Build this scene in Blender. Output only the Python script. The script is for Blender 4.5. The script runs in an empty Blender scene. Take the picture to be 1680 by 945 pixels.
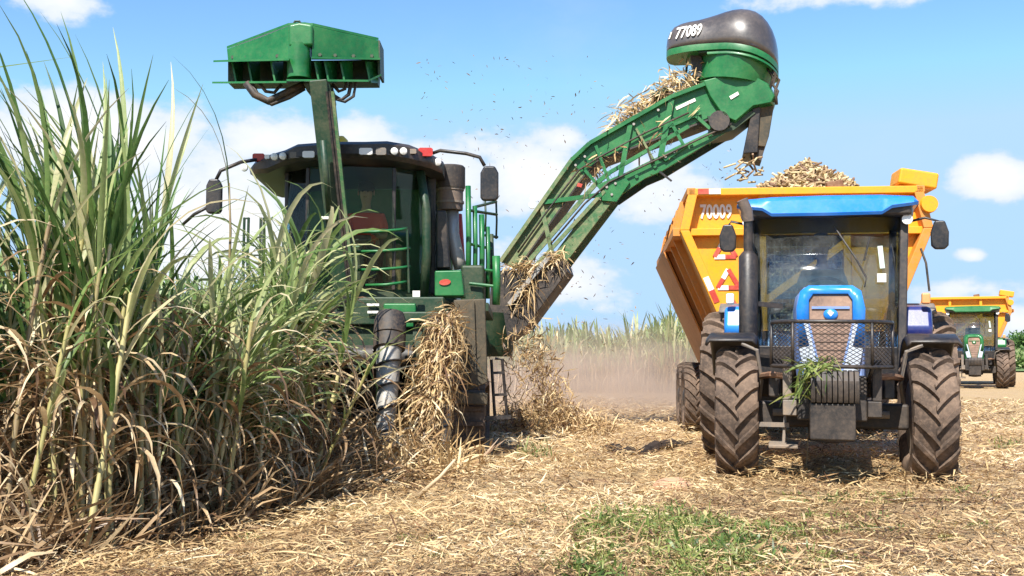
import bpy, bmesh, math, random
import numpy as np
from mathutils import Vector, Matrix, Euler

R_ = math.radians
rng = random.Random(7)
nrg = np.random.default_rng(7)
S = bpy.context.scene
C = S.collection

# ------------------------------------------------------------------ camera
CAM_H, F_PX, PITCH = 1.15, 1800.0, math.atan(117.5 / 1800.0)
cam_d = bpy.data.cameras.new('camera'); cam = bpy.data.objects.new('camera', cam_d); C.objects.link(cam)
cam.location = (0, 0, CAM_H)
cam.rotation_euler = (math.pi / 2 + PITCH, 0, 0)
cam_d.sensor_width = 36.0
cam_d.lens = 36.0 * F_PX / 1680.0
cam_d.clip_start, cam_d.clip_end = 0.1, 6000
S.camera = cam

# ------------------------------------------------------------------ sun, sky, exposure
SUN = Vector((-0.22, -0.60, 0.77)).normalized()          # towards the sun
SUN_EL = math.asin(SUN.z)
sun_d = bpy.data.lights.new('sun', 'SUN'); sun = bpy.data.objects.new('sun', sun_d); C.objects.link(sun)
sun_d.energy = 4.95; sun_d.angle = R_(0.53); sun_d.color = (1.0, 0.955, 0.88)
sun.rotation_euler = (-SUN).to_track_quat('-Z', 'Y').to_euler()
sun.location = (0, 0, 30)
S.view_settings.view_transform = 'Standard'; S.view_settings.look = 'None'
S.view_settings.gamma = 1.0; S.view_settings.use_curve_mapping = False
S.view_settings.exposure = 0.86
S.cycles.max_bounces = 7; S.cycles.transparent_max_bounces = 16
S.cycles.volume_bounces = 1
S.cycles.use_adaptive_sampling = True; S.cycles.adaptive_threshold = 0.012
S.cycles.use_denoising = True

W = bpy.data.worlds.new('World'); S.world = W; W.use_nodes = True
wt = W.node_tree; wt.nodes.clear()
def wn(t, **k):
    n = wt.nodes.new(t)
    for a, v in k.items(): setattr(n, a, v)
    return n
def wl(a, b): wt.links.new(a, b)
def wmath(op, a, b=None, c=None, clamp=False):
    n = wn('ShaderNodeMath', operation=op, use_clamp=clamp)
    for i, v in enumerate((a, b, c)):
        if v is None: continue
        if isinstance(v, (int, float)): n.inputs[i].default_value = v
        else: wl(v, n.inputs[i])
    return n.outputs[0]
out = wn('ShaderNodeOutputWorld'); bg = wn('ShaderNodeBackground')
sky = wn('ShaderNodeTexSky', sky_type='NISHITA', sun_disc=False)
sky.sun_elevation = SUN_EL; sky.sun_rotation = math.atan2(SUN.x, SUN.y)
sky.air_density = 1.0; sky.dust_density = 0.05; sky.ozone_density = 2.2; sky.altitude = 500
hs = wn('ShaderNodeHueSaturation'); hs.inputs['Saturation'].default_value = 1.08; hs.inputs['Value'].default_value = 1.22
gm_ = wn('ShaderNodeGamma'); gm_.inputs[1].default_value = 1.18; wl(sky.outputs[0], gm_.inputs[0]); wl(gm_.outputs[0], hs.inputs['Color'])
tc = wn('ShaderNodeTexCoord'); sep = wn('ShaderNodeSeparateXYZ'); wl(tc.outputs['Generated'], sep.inputs[0])
az = wmath('ARCTAN2', sep.outputs[0], sep.outputs[1])
el = wmath('ARCSINE', sep.outputs[2])
cmb = wn('ShaderNodeCombineXYZ'); wl(az, cmb.inputs[0]); wl(wmath('MULTIPLY', el, 1.6), cmb.inputs[1])
n1 = wn('ShaderNodeTexNoise'); n1.inputs['Scale'].default_value = 11; n1.inputs['Detail'].default_value = 8; n1.inputs['Roughness'].default_value = 0.58
wl(cmb.outputs[0], n1.inputs['Vector'])
n2 = wn('ShaderNodeTexNoise'); n2.inputs['Scale'].default_value = 3.1; n2.inputs['Detail'].default_value = 3
wl(cmb.outputs[0], n2.inputs['Vector'])
# cumulus banks: azimuth, elevation, half width, half height, weight (radians), drawn out by the noise; more of them all round the sky
BANKS = [(-.395, .302, .040, .022, .8), (-.36, .185, .12, .050, 1), (-.27, .120, .13, .075, 1), (-.22, .195, .075, .026, .9),
         (-.14, .175, .06, .04, .9), (-.06, .170, .055, .036, 1), (.02, .165, .075, .040, 1.0), (.045, .20, .035, .020, .8),
         (.06, .075, .075, .030, .75), (.14, .150, .055, .030, .7), (.30, .318, .085, .020, .95), (.41, .148, .040, .024, 1),
         (.40, .060, .08, .018, .6), (-.05, .09, .12, .045, .35), (.43, .03, .09, .02, .7), (.40, .087, .014, .007, .8)]
for k in range(16):
    BANKS.append((.75 + k * .3 + rng.uniform(-.1, .1), rng.uniform(.08, .3), rng.uniform(.06, .2), rng.uniform(.03, .07), rng.uniform(.7, 1)))
BANKS = [((a if a < math.pi else a - 2 * math.pi), e, w, h, q) for a, e, w, h, q in BANKS]
acc = None
cv = wn('ShaderNodeCombineXYZ'); wl(az, cv.inputs[0]); wl(el, cv.inputs[1])
for a, e, w, h, q in BANKS:
    s = wn('ShaderNodeVectorMath', operation='SUBTRACT'); wl(cv.outputs[0], s.inputs[0]); s.inputs[1].default_value = (a, e, 0)
    m = wn('ShaderNodeVectorMath', operation='MULTIPLY'); wl(s.outputs[0], m.inputs[0]); m.inputs[1].default_value = (1 / w, 1 / h, 0)
    d = wn('ShaderNodeVectorMath', operation='LENGTH'); wl(m.outputs[0], d.inputs[0])
    v = wmath('MULTIPLY', wmath('SUBTRACT', 1.35, d.outputs['Value']), q)
    acc = v if acc is None else wmath('MAXIMUM', acc, v)
body = wmath('ADD', acc, wmath('MULTIPLY', wmath('SUBTRACT', n1.outputs[0], 0.5), 2.6))
mr = wn('ShaderNodeMapRange', interpolation_type='SMOOTHSTEP'); wl(body, mr.inputs['Value'])
mr.inputs['From Min'].default_value = 0.22; mr.inputs['From Max'].default_value = 0.66
wisp = wn('ShaderNodeMapRange', interpolation_type='SMOOTHSTEP'); wl(wmath('ADD', n2.outputs[0], wmath('MULTIPLY', n1.outputs[0], .5)), wisp.inputs['Value'])
wisp.inputs['From Min'].default_value = 0.72; wisp.inputs['From Max'].default_value = 1.0; wisp.inputs['To Max'].default_value = 0.16
fac = wmath('MAXIMUM', mr.outputs[0], wisp.outputs[0], clamp=True)
mx = wn('ShaderNodeMix', data_type='RGBA'); wl(fac, mx.inputs['Factor']); mn_ = wn('ShaderNodeVectorMath', operation='MINIMUM'); wl(hs.outputs[0], mn_.inputs[0]); mn_.inputs[1].default_value = (3.25, 4.95, 7.0); wl(mn_.outputs[0], mx.inputs[6])
cc = wn('ShaderNodeMix', data_type='RGBA'); wl(wmath('SUBTRACT', body, .2, clamp=True), cc.inputs['Factor'])
cc.inputs[6].default_value = (4.6, 5.4, 6.5, 1); cc.inputs[7].default_value = (6.9, 7.0, 7.2, 1)
wl(cc.outputs[2], mx.inputs[7])
wl(mx.outputs[2], bg.inputs['Color']); bg.inputs['Strength'].default_value = 0.085
wl(bg.outputs[0], out.inputs['Surface'])

# ------------------------------------------------------------------ helpers
def at(px, py, Y):
    "world point at depth Y seen at a pixel of the 1680x945 photograph (used to measure positions)"
    u, v = (px - 840) / F_PX, (472.5 - py) / F_PX
    d = Vector((u, math.cos(PITCH) - v * math.sin(PITCH), math.sin(PITCH) + v * math.cos(PITCH)))
    t = Y / d.y
    return Vector((u * t, Y, CAM_H + d.z * t))

class MB:
    def __init__(s): s.v = []; s.f = []
    def add(s, vs, fs, mat=None):
        b = len(s.v)
        s.v += [tuple(mat @ Vector(p)) if mat is not None else tuple(p) for p in vs]
        s.f += [tuple(b + i for i in f) for f in fs]
        return s
    def box(s, c, d, rot=None):
        x, y, z = (q / 2 for q in d)
        vs = [(-x,-y,-z),(x,-y,-z),(x,y,-z),(-x,y,-z),(-x,-y,z),(x,-y,z),(x,y,z),(-x,y,z)]
        m = Matrix.Translation(c)
        if rot is not None: m = m @ Euler(rot).to_matrix().to_4x4()
        return s.add(vs, [(0,3,2,1),(4,5,6,7),(0,1,5,4),(1,2,6,5),(2,3,7,6),(3,0,4,7)], m)
    def b2(s, lo, hi):
        return s.box([(a + b) / 2 for a, b in zip(lo, hi)], [abs(b - a) for a, b in zip(lo, hi)])
    def bar(s, p0, p1, w, h, up=(0, 0, 1)):
        p0, p1 = Vector(p0), Vector(p1); d = p1 - p0; L = d.length; d.normalize()
        up = Vector(up)
        if abs(d.dot(up)) > .98: up = Vector((0, 1, 0))
        sx = d.cross(up).normalized(); uz = sx.cross(d)
        m = Matrix((sx, d, uz)).transposed().to_4x4(); m.translation = (p0 + p1) / 2
        x, y, z = w / 2, L / 2, h / 2
        vs = [(-x,-y,-z),(x,-y,-z),(x,y,-z),(-x,y,-z),(-x,-y,z),(x,-y,z),(x,y,z),(-x,y,z)]
        return s.add(vs, [(0,3,2,1),(4,5,6,7),(0,1,5,4),(1,2,6,5),(2,3,7,6),(3,0,4,7)], m)
    def loft(s, rings, cap=True, close=False):
        n = len(rings[0]); b = len(s.v)
        for r in rings: s.v += [tuple(p) for p in r]
        k = len(rings)
        for i in range(k if close else k - 1):
            j = (i + 1) % k
            for q in range(n):
                q2 = (q + 1) % n
                s.f.append((b + i*n + q, b + i*n + q2, b + j*n + q2, b + j*n + q))
        if cap and not close:
            s.f.append(tuple(b + q for q in range(n))[::-1]); s.f.append(tuple(b + (k-1)*n + q for q in range(n)))
        return s
    def tube(s, pts, r, n=8, cap=True):
        pts = [Vector(p) for p in pts]; rr = r if isinstance(r, (list, tuple)) else [r] * len(pts)
        rings = []; ref = None
        for i, p in enumerate(pts):
            d = (pts[min(i+1, len(pts)-1)] - pts[max(i-1, 0)]).normalized()
            if ref is None or abs(d.dot(ref)) > .95: ref = Vector((0,0,1)) if abs(d.z) < .9 else Vector((0,1,0))
            a = d.cross(ref).normalized(); b = d.cross(a).normalized(); ref = -b if False else ref
            rings.append([p + (a * math.cos(t) + b * math.sin(t)) * rr[i] for t in [2*math.pi*k/n for k in range(n)]])
        return s.loft(rings, cap)
    def prism(s, poly, ext):
        "poly: list of 3d points, ext: vector"
        e = Vector(ext); return s.loft([[Vector(p) for p in poly], [Vector(p) + e for p in poly]])
    def lathe(s, prof, c, axis='z', n=24, cap=True):
        rings = []
        for r, h in prof:
            ring = []
            for k in range(n):
                t = 2*math.pi*k/n; a, b = r*math.cos(t), r*math.sin(t)
                p = {'z': (a, b, h), 'y': (a, h, b), 'x': (h, a, b)}[axis]
                ring.append((c[0]+p[0], c[1]+p[1], c[2]+p[2]))
            rings.append(ring)
        return s.loft(rings, cap)
    def grid(s, P):
        b = len(s.v); ny, nx = len(P), len(P[0])
        for r in P: s.v += [tuple(p) for p in r]
        for j in range(ny-1):
            for i in range(nx-1):
                s.f.append((b+j*nx+i, b+j*nx+i+1, b+(j+1)*nx+i+1, b+(j+1)*nx+i))
        return s
    def mesh(s, name):
        me = bpy.data.meshes.new(name); me.from_pydata(s.v, [], s.f); me.validate(); me.update()
        bm = bmesh.new(); bm.from_mesh(me); bmesh.ops.recalc_face_normals(bm, faces=bm.faces); bm.to_mesh(me); bm.free()
        return me

def put(name, me, mat, parent=None, smooth=False, bevel=0, solid=0, auto=None):
    o = bpy.data.objects.new(name, me); C.objects.link(o)
    if mat is not None and not me.materials: me.materials.append(mat)
    if parent is not None: o.parent = parent
    if smooth or auto or bevel:
        for p in me.polygons: p.use_smooth = True
        if not smooth: me.set_sharp_from_angle(angle=R_(auto or 35))
    if solid:
        m = o.modifiers.new('Solidify', 'SOLIDIFY'); m.thickness = solid; m.offset = 0
    if bevel:
        m = o.modifiers.new('Bevel', 'BEVEL'); m.width = bevel; m.segments = 2; m.limit_method = 'ANGLE'; m.angle_limit = R_(40); m.harden_normals = True
    return o
def part(name, mb, mat, parent, **k): return put(name, mb.mesh(name), mat, parent, **k)
def tag(o, label, cat, group=None, kind=None):
    if label: o['label'] = label
    if cat: o['category'] = cat
    if group: o['group'] = group
    if kind: o['kind'] = kind
    return o
def thing(name, label, cat, loc=(0,0,0), rz=0, group=None):
    o = bpy.data.objects.new(name, None); C.objects.link(o); o.empty_display_size = .2
    o.location = loc; o.rotation_euler = (0, 0, rz)
    return tag(o, label, cat, group)
def copy_tree(o, parent=None):
    c = o.copy(); C.objects.link(c); c.parent = parent
    for ch in o.children: copy_tree(ch, c)
    return c
def text_mesh(name, txt, size, shear=0, offset=0, sx=1):
    cu = bpy.data.curves.new(name, 'FONT'); cu.body = txt; cu.size = size; cu.shear = shear; cu.offset = offset
    cu.align_x = 'CENTER'; cu.align_y = 'CENTER'; cu.resolution_u = 3
    o = bpy.data.objects.new(name, cu); C.objects.link(o)
    dg = bpy.context.evaluated_depsgraph_get(); me = bpy.data.meshes.new_from_object(o.evaluated_get(dg))
    bpy.data.objects.remove(o); bpy.data.curves.remove(cu)
    return me

# ------------------------------------------------------------------ materials
def newmat(name):
    m = bpy.data.materials.new(name); m.use_nodes = True; t = m.node_tree; t.nodes.clear()
    o = t.nodes.new('ShaderNodeOutputMaterial')
    return m, t, o
def node(t, typ, ins=None, **k):
    n = t.nodes.new(typ)
    for a, v in k.items(): setattr(n, a, v)
    for a, v in (ins or {}).items():
        if isinstance(v, bpy.types.NodeSocket): t.links.new(v, n.inputs[a])
        else: n.inputs[a].default_value = v
    return n
DUST = (0.36, 0.245, 0.15)
def paint(name, col, rough=.45, metal=0.0, dust=.35, dscale=3.0, dcol=DUST, bump=.15, var=.12, coat=0.0, emit=None, low=None, spec=.5):
    "paint or metal or plastic with wear, dust patches and fine relief; low = (z0, z1): dust that splashes up from the ground"
    m, t, o = newmat(name)
    tcn = node(t, 'ShaderNodeTexCoord')
    n1 = node(t, 'ShaderNodeTexNoise', {'Vector': tcn.outputs['Object'], 'Scale': dscale, 'Detail': 8.0, 'Roughness': .65})
    n2 = node(t, 'ShaderNodeTexNoise', {'Vector': tcn.outputs['Object'], 'Scale': dscale * 9, 'Detail': 5.0, 'Roughness': .7})
    r = node(t, 'ShaderNodeMapRange', {'Value': n1.outputs[0], 'From Min': .42, 'From Max': .72, 'To Max': dust})
    r2 = node(t, 'ShaderNodeMapRange', {'Value': n2.outputs[0], 'From Min': .45, 'From Max': .75, 'To Max': dust * .8})
    f = node(t, 'ShaderNodeMath', {0: r.outputs[0], 1: r2.outputs[0]}, operation='ADD', use_clamp=True)
    fo = f.outputs[0]
    if low:
        sp = node(t, 'ShaderNodeSeparateXYZ', {0: tcn.outputs['Object']})
        lr = node(t, 'ShaderNodeMapRange', {'Value': sp.outputs[2], 'From Min': low[0], 'From Max': low[1], 'To Min': .75, 'To Max': 0.0})
        lm = node(t, 'ShaderNodeMath', {0: lr.outputs[0], 1: n2.outputs[0]}, operation='MULTIPLY')
        fo = node(t, 'ShaderNodeMath', {0: fo, 1: lm.outputs[0]}, operation='ADD', use_clamp=True).outputs[0]
    va = node(t, 'ShaderNodeMapRange', {'Value': n1.outputs[0], 'From Min': .3, 'From Max': .7, 'To Min': 1 - var, 'To Max': 1 + var})
    hv = node(t, 'ShaderNodeHueSaturation', {'Color': (*col, 1), 'Value': va.outputs[0]})
    mixn = node(t, 'ShaderNodeMix', {'Factor': fo, 6: hv.outputs[0], 7: (*dcol, 1)}, data_type='RGBA')
    rr = node(t, 'ShaderNodeMapRange', {'Value': fo, 'To Min': rough, 'To Max': min(1, rough + .45)})
    bp = node(t, 'ShaderNodeBump', {'Height': n2.outputs[0], 'Strength': bump, 'Distance': .01})
    p = node(t, 'ShaderNodeBsdfPrincipled', {'Base Color': mixn.outputs[2], 'Roughness': rr.outputs[0], 'Metallic': metal, 'Normal': bp.outputs[0], 'Coat Weight': coat, 'Specular IOR Level': spec})
    if emit: p.inputs['Emission Color'].default_value = (*emit[:3], 1); p.inputs['Emission Strength'].default_value = emit[3]
    t.links.new(p.outputs[0], o.inputs[0]); return m
def glassmat(name, tint, refl=.06, dirt=.12, ior=1.5):
    m, t, o = newmat(name)
    tr = node(t, 'ShaderNodeBsdfTransparent', {'Color': (*tint, 1)})
    gl = node(t, 'ShaderNodeBsdfGlossy', {'Roughness': .03, 'Color': (.9, .95, 1, 1)})
    lw = node(t, 'ShaderNodeFresnel', {'IOR': ior})
    fr = node(t, 'ShaderNodeMath', {0: lw.outputs[0], 1: refl}, operation='ADD', use_clamp=True)
    a = node(t, 'ShaderNodeMixShader', {0: fr.outputs[0], 1: tr.outputs[0], 2: gl.outputs[0]})
    tcn = node(t, 'ShaderNodeTexCoord')
    n = node(t, 'ShaderNodeTexNoise', {'Vector': tcn.outputs['Object'], 'Scale': 5.0, 'Detail': 8.0, 'Roughness': .7})
    r = node(t, 'ShaderNodeMapRange', {'Value': n.outputs[0], 'From Min': .35, 'From Max': .8, 'To Max': dirt})
    df = node(t, 'ShaderNodeBsdfDiffuse', {'Color': (.42, .41, .37, 1)})
    b = node(t, 'ShaderNodeMixShader', {0: r.outputs[0], 1: a.outputs[0], 2: df.outputs[0]})
    t.links.new(b.outputs[0], o.inputs[0]); return m
def ramp(t, fac, cols):
    n = node(t, 'ShaderNodeValToRGB', {0: fac}); e = n.color_ramp.elements
    while len(e) < len(cols): e.new(.5)
    for q, (p, c) in zip(e, cols): q.position = p; q.color = (*c, 1)
    return n.outputs[0]
def leafmat(name, cols, trans=.42, attr=None, rough=.42, spec=.4, grain=30.0, tcol=1.0):
    "leaf or straw: colour picked per blade (colour attribute) or per object, streaked, partly translucent"
    m, t, o = newmat(name)
    if attr: src = node(t, 'ShaderNodeAttribute', attribute_name=attr).outputs['Fac']
    else: src = node(t, 'ShaderNodeObjectInfo').outputs['Random']
    tcn = node(t, 'ShaderNodeTexCoord')
    n = node(t, 'ShaderNodeTexNoise', {'Vector': tcn.outputs['Object'], 'Scale': grain, 'Detail': 3.0})
    f = node(t, 'ShaderNodeMath', {0: n.outputs[0], 1: .35, 2: -.175}, operation='MULTIPLY_ADD')
    f = node(t, 'ShaderNodeMath', {0: f.outputs[0], 1: src}, operation='ADD', use_clamp=True)
    col = ramp(t, f.outputs[0], cols)
    p = node(t, 'ShaderNodeBsdfPrincipled', {'Base Color': col, 'Roughness': rough, 'Specular IOR Level': spec})
    tb = node(t, 'ShaderNodeBsdfTranslucent', {'Color': col})
    mxs = node(t, 'ShaderNodeMixShader', {0: trans, 1: p.outputs[0], 2: tb.outputs[0]})
    t.links.new(mxs.outputs[0], o.inputs[0]); return m

M = {}
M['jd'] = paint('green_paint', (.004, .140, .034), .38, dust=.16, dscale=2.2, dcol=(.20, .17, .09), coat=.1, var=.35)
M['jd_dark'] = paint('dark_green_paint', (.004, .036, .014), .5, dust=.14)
M['jd_tan'] = paint('dusty_green_paint', (.03, .13, .04), .6, dust=.62, dscale=2.2, dcol=(.36, .28, .16))
M['black'] = paint('black_plastic', (.012, .012, .014), .4, dust=.14)
M['rubber'] = paint('black_rubber', (.014, .013, .013), .6, dust=.25)
M['tyre'] = paint('dusty_tyre_rubber', (.085, .062, .048), .9, dust=.75, dscale=2.5, dcol=(.27, .185, .13), bump=.4, spec=.2)
M['tyre_side'] = M['tyre']
M['steel'] = paint('worn_steel', (.34, .34, .32), .5, metal=.25, dust=.35, dscale=5)
M['pale_stalk'] = paint('dry_pale_stalk', (.60, .47, .30), .8, dust=.4)
M['grey'] = paint('dusty_grey_metal', (.16, .145, .13), .6, dust=.5)
M['darkmetal'] = paint('dark_oily_metal', (.022, .02, .02), .5, dust=.4, dcol=(.16, .115, .08))
M['brown'] = paint('dusty_brown_panel', (.045, .04, .025), .7, dust=.5, dcol=(.19, .13, .075))
M['hood'] = paint('dusty_black_plastic_hood', (.060, .052, .048), .28, dust=.28, dscale=1.6, dcol=(.20, .15, .115), coat=.5, bump=.04)
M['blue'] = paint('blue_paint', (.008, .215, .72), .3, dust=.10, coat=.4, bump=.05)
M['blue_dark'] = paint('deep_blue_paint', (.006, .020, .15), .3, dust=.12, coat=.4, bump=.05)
M['blue_fade'] = paint('dusty_blue_paint', (.17, .30, .62), .4, dust=.35, coat=.2)
M['orange'] = paint('orange_yellow_paint', (.85, .36, .006), .45, dust=.42, dscale=2.6, dcol=(.33, .15, .05), var=.14, bump=.08)
M['orange_dusty'] = paint('dusty_orange_paint', (.66, .235, .02), .55, dust=.65, dscale=2.4, dcol=(.42, .22, .10), var=.15)
M['white'] = paint('white_plastic', (.78, .78, .76), .4, dust=.15)
M['red'] = paint('red_plastic', (.45, .02, .02), .35, dust=.15)
M['yellow'] = paint('yellow_lamp', (.72, .55, .05), .35, dust=.1)
M['headlamp'] = paint('headlamp_glass', (.55, .62, .72), .1, dust=.25, coat=.6)
M['cabliner'] = paint('cab_lining', (.05, .15, .075), .8, dust=.1)
M['lamp'] = paint('lamp_glass', (.82, .82, .80), .12, dust=.12, coat=.6)
M['amber'] = paint('amber_lens', (.7, .32, .12), .25, dust=.12)
M['rose_grille'] = paint('dusty_radiator_grille', (.20, .13, .10), .7, dust=.7, dcol=(.42, .27, .19), dscale=4)
M['mirror'] = paint('mirror_back_plastic', (.016, .017, .02), .35, dust=.12)
M['pale'] = paint('pale_green_grey_plastic', (.42, .52, .46), .45, dust=.2)
M['rust'] = paint('rusty_metal', (.16, .07, .035), .8, dust=.5)
M['exhaust'] = paint('dusty_exhaust_metal', (.12, .095, .08), .6, dust=.6, dcol=(.28, .19, .13))
M['silver'] = paint('galvanised_pipe', (.5, .48, .45), .45, metal=.4, dust=.35)
M['seat'] = paint('cab_seat_fabric', (.05, .045, .045), .85, dust=.1)
M['glass_h'] = glassmat('green_tinted_cab_glass', (.86, .97, .88), .0, .012, 1.22)
M['glass_t'] = glassmat('tractor_cab_glass', (.66, .74, .76), .05, .12, 1.45)
M['sticker_w'] = paint('white_sticker', (.82, .80, .73), .5, dust=.30, dscale=6)
M['sticker_r'] = paint('red_sticker', (.48, .035, .02), .5, dust=.30, dscale=6)
GREENS = [(.0, (.045, .10, .024)), (.25, (.10, .20, .05)), (.55, (.21, .32, .10)), (.8, (.40, .46, .20)), (1, (.62, .56, .34))]
GREENS_PALE = [(.0, (.08, .14, .036)), (.25, (.20, .29, .085)), (.6, (.40, .44, .19)), (1, (.68, .59, .37))]
DRY = [(.0, (.11, .06, .032)), (.3, (.28, .175, .09)), (.6, (.47, .325, .175)), (.85, (.62, .48, .29)), (1, (.72, .61, .42))]
STRAW = [(.0, (.11, .055, .028)), (.18, (.28, .165, .078)), (.5, (.54, .375, .18)), (.8, (.70, .52, .28)), (1, (.82, .68, .44))]
M['leaf'] = leafmat('green_cane_leaf', GREENS)
M['leaf_pale'] = leafmat('pale_green_cane_leaf', GREENS_PALE)
M['dry'] = leafmat('dry_cane_leaf', DRY, .25)
M['leaf_a'] = leafmat('green_cane_leaf_mass', GREENS, attr='tint')
M['leaf_pale_a'] = leafmat('pale_green_leaf_mass', GREENS_PALE, attr='tint')
M['dry_a'] = leafmat('dry_leaf_mass', DRY, .2, attr='tint')
M['straw_a'] = leafmat('straw_mass', STRAW, .12, attr='tint')
M['weed_a'] = leafmat('weed_leaf_mass', [(.0, (.05, .09, .022)), (.4, (.14, .21, .05)), (.75, (.29, .32, .09)), (1, (.50, .44, .19))], .3, attr='tint')
M['stalk'] = leafmat('cane_stalk', [(.0, (.20, .13, .08)), (.3, (.30, .27, .10)), (.65, (.46, .40, .19)), (1, (.62, .50, .33))], 0.0, grain=14, rough=.45)
M['billet'] = leafmat('cut_cane_billet', [(.0, (.17, .09, .055)), (.3, (.33, .21, .11)), (.65, (.52, .40, .21)), (1, (.66, .54, .33))], 0.0, grain=10, rough=.6)
M['billet_a'] = leafmat('cut_cane_billet_mass', [(.0, (.17, .09, .055)), (.3, (.33, .21, .11)), (.65, (.52, .40, .21)), (1, (.66, .54, .33))], 0.0, attr='tint', grain=10, rough=.6)
M['bark'] = paint('tree_bark', (.10, .07, .045), .9, dust=.3)
M['skin'] = paint('skin', (.30, .165, .105), .55, dust=0, bump=.05)
M['shirt_pale'] = paint('pale_work_shirt', (.50, .58, .52), .85, dust=.08)
M['furrow_shade'] = paint('dark_furrow_shade', (.016, .010, .008), .95, dust=.05, bump=.8)  # near black: the furrow's shade is put into this colour
M['shirt'] = paint('red_work_shirt', (.62, .05, .025), .85, dust=.08)
M['trousers'] = paint('dark_trousers', (.03, .035, .05), .9, dust=.1)
M['hair'] = paint('dark_hair', (.012, .010, .009), .7, dust=0)
M['soil_stone'] = paint('reddish_clod', (.50, .28, .17), .95, dust=.3, bump=.6, dscale=6)

# ------------------------------------------------------------------ strips: straw, leaves and trash as numpy batches
def strips(pos, direc, nrm, length, width, bend, tint, secs=3, point=True, droop=None):
    """pos (n,3) start, direc (n,3) unit, nrm (n,3) surface normal-ish, bend: rise/fall along nrm as parabola"""
    n = len(pos)
    side = np.cross(direc, nrm); side /= np.linalg.norm(side, axis=1, keepdims=True) + 1e-9
    t = np.linspace(0, 1, secs)
    V = np.zeros((n, secs, 2, 3))
    for i, q in enumerate(t):
        c = pos + direc * (length * q)[:, None] + nrm * (bend * 4 * q * (1 - q) * length)[:, None]
        if droop is not None: c = c + np.array([0, 0, -1.0]) * (droop * q * q * length)[:, None]
        w = width * (1 - .55 * abs(2 * q - 1) ** 2) if point else width
        if point and i == secs - 1: w = width * .12
        V[:, i, 0] = c - side * (w / 2)[:, None]; V[:, i, 1] = c + side * (w / 2)[:, None]
    idx = np.arange(n)[:, None] * (secs * 2)
    F = []
    for i in range(secs - 1):
        F.append(np.stack([idx[:, 0] + 2*i, idx[:, 0] + 2*i + 1, idx[:, 0] + 2*i + 3, idx[:, 0] + 2*i + 2], 1))
    F = np.stack(F, 1).reshape(-1, 4)
    return V.reshape(-1, 3), F, np.repeat(tint, secs * 2)
def quads(name, batches, mat, smooth=False):
    vs, fs, ts, b = [], [], [], 0
    for V, F, T in batches:
        vs.append(V); fs.append(F + b); ts.append(T); b += len(V)
    V = np.concatenate(vs); F = np.concatenate(fs); T = np.concatenate(ts)
    me = bpy.data.meshes.new(name)
    me.vertices.add(len(V)); me.vertices.foreach_set('co', V.astype(np.float32).ravel())
    me.loops.add(F.size); me.loops.foreach_set('vertex_index', F.astype(np.int32).ravel())
    me.polygons.add(len(F)); me.polygons.foreach_set('loop_start', np.arange(0, F.size, F.shape[1], dtype=np.int32))
    me.update(calc_edges=True)
    a = me.attributes.new('tint', 'FLOAT', 'POINT'); a.data.foreach_set('value', T.astype(np.float32))
    if smooth: me.polygons.foreach_set('use_smooth', np.ones(len(F), dtype=bool))
    me.materials.append(mat)
    return me
def stuff(name, batches, mat, label, cat=None, parent=None):
    o = bpy.data.objects.new(name, quads(name, batches, mat)); C.objects.link(o)
    if parent is not None: o.parent = parent
    o['kind'] = 'stuff'
    if label: o['label'] = label
    if cat: o['category'] = cat
    return o
def unit(a): return a / (np.linalg.norm(a, axis=1, keepdims=True) + 1e-9)
# ================================================================== SETTING: ground, fields
def edge_x(y): return -2.62 + (y - 7.1) * 0.30      # edge of the standing cane
def furrow_y(x): return 13.75 + .22*np.sin(x*2.1) + .10*np.sin(x*5.3+1) - .10*x
def vnoise(x, y, s, seed):
    r = np.random.default_rng(seed).random((64, 64))
    X, Y = x*s, y*s; xi, yi = np.floor(X).astype(int), np.floor(Y).astype(int); fx, fy = X-xi, Y-yi
    fx, fy = fx*fx*(3-2*fx), fy*fy*(3-2*fy)
    a, b, c, d = r[xi%64, yi%64], r[(xi+1)%64, yi%64], r[xi%64, (yi+1)%64], r[(xi+1)%64, (yi+1)%64]
    return (a*(1-fx)+b*fx)*(1-fy) + (c*(1-fx)+d*fx)*fy
def gz(x, y):
    x, y = np.asarray(x, float), np.asarray(y, float)
    near = np.clip((60 - y) / 40, 0, 1)
    h = (vnoise(x, y, .45, 1)-.5)*.09 + (vnoise(x, y, 1.7, 2)-.5)*.09 + (vnoise(x, y, 4.5, 3)-.5)*.045
    h = h * (.3 + .7*near)
    d = y - furrow_y(x); win = np.clip((x+.9)/.5, 0, 1)*np.clip((2.9-x)/.5, 0, 1)
    h = h + win*.05*np.exp(-((d+.34)/.30)**2)
    e = x - edge_x(np.minimum(y, 12))
    h = h + np.where(y < 12.5, .05*np.exp(-((e+.5)/.6)**2) - .09*np.exp(-((e-.32)/.22)**2), 0)
    h = h + .07*np.exp(-((x+.1)/.55)**2-((y-10.6)/.7)**2)
    return h
def axis_vals(lo, hi, step, far, grow=1.25):
    a = list(np.arange(lo, hi, step)); s = step
    up = [a[-1]]
    while up[-1] < far: s *= grow; up.append(up[-1] + s)
    s = step; dn = [a[0]]
    while dn[-1] > -far: s *= grow; dn.append(dn[-1] - s)
    return np.array(dn[:0:-1] + a + up[1:])
xs, ys = axis_vals(-7, 10, .11, 3000), axis_vals(3.5, 26, .10, 4000)
X, Y = np.meshgrid(xs, ys); Z = gz(X, Y); nx, ny = len(xs), len(ys)
Vv = np.stack([X, Y, Z], -1).reshape(-1, 3)
ii = (np.arange(ny-1)[:, None]*nx + np.arange(nx-1)[None]).ravel()
gm = quads('ground', [(Vv, np.stack([ii, ii+1, ii+nx+1, ii+nx], 1), np.zeros(len(Vv)))], None, True)
gm.materials.clear()
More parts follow.
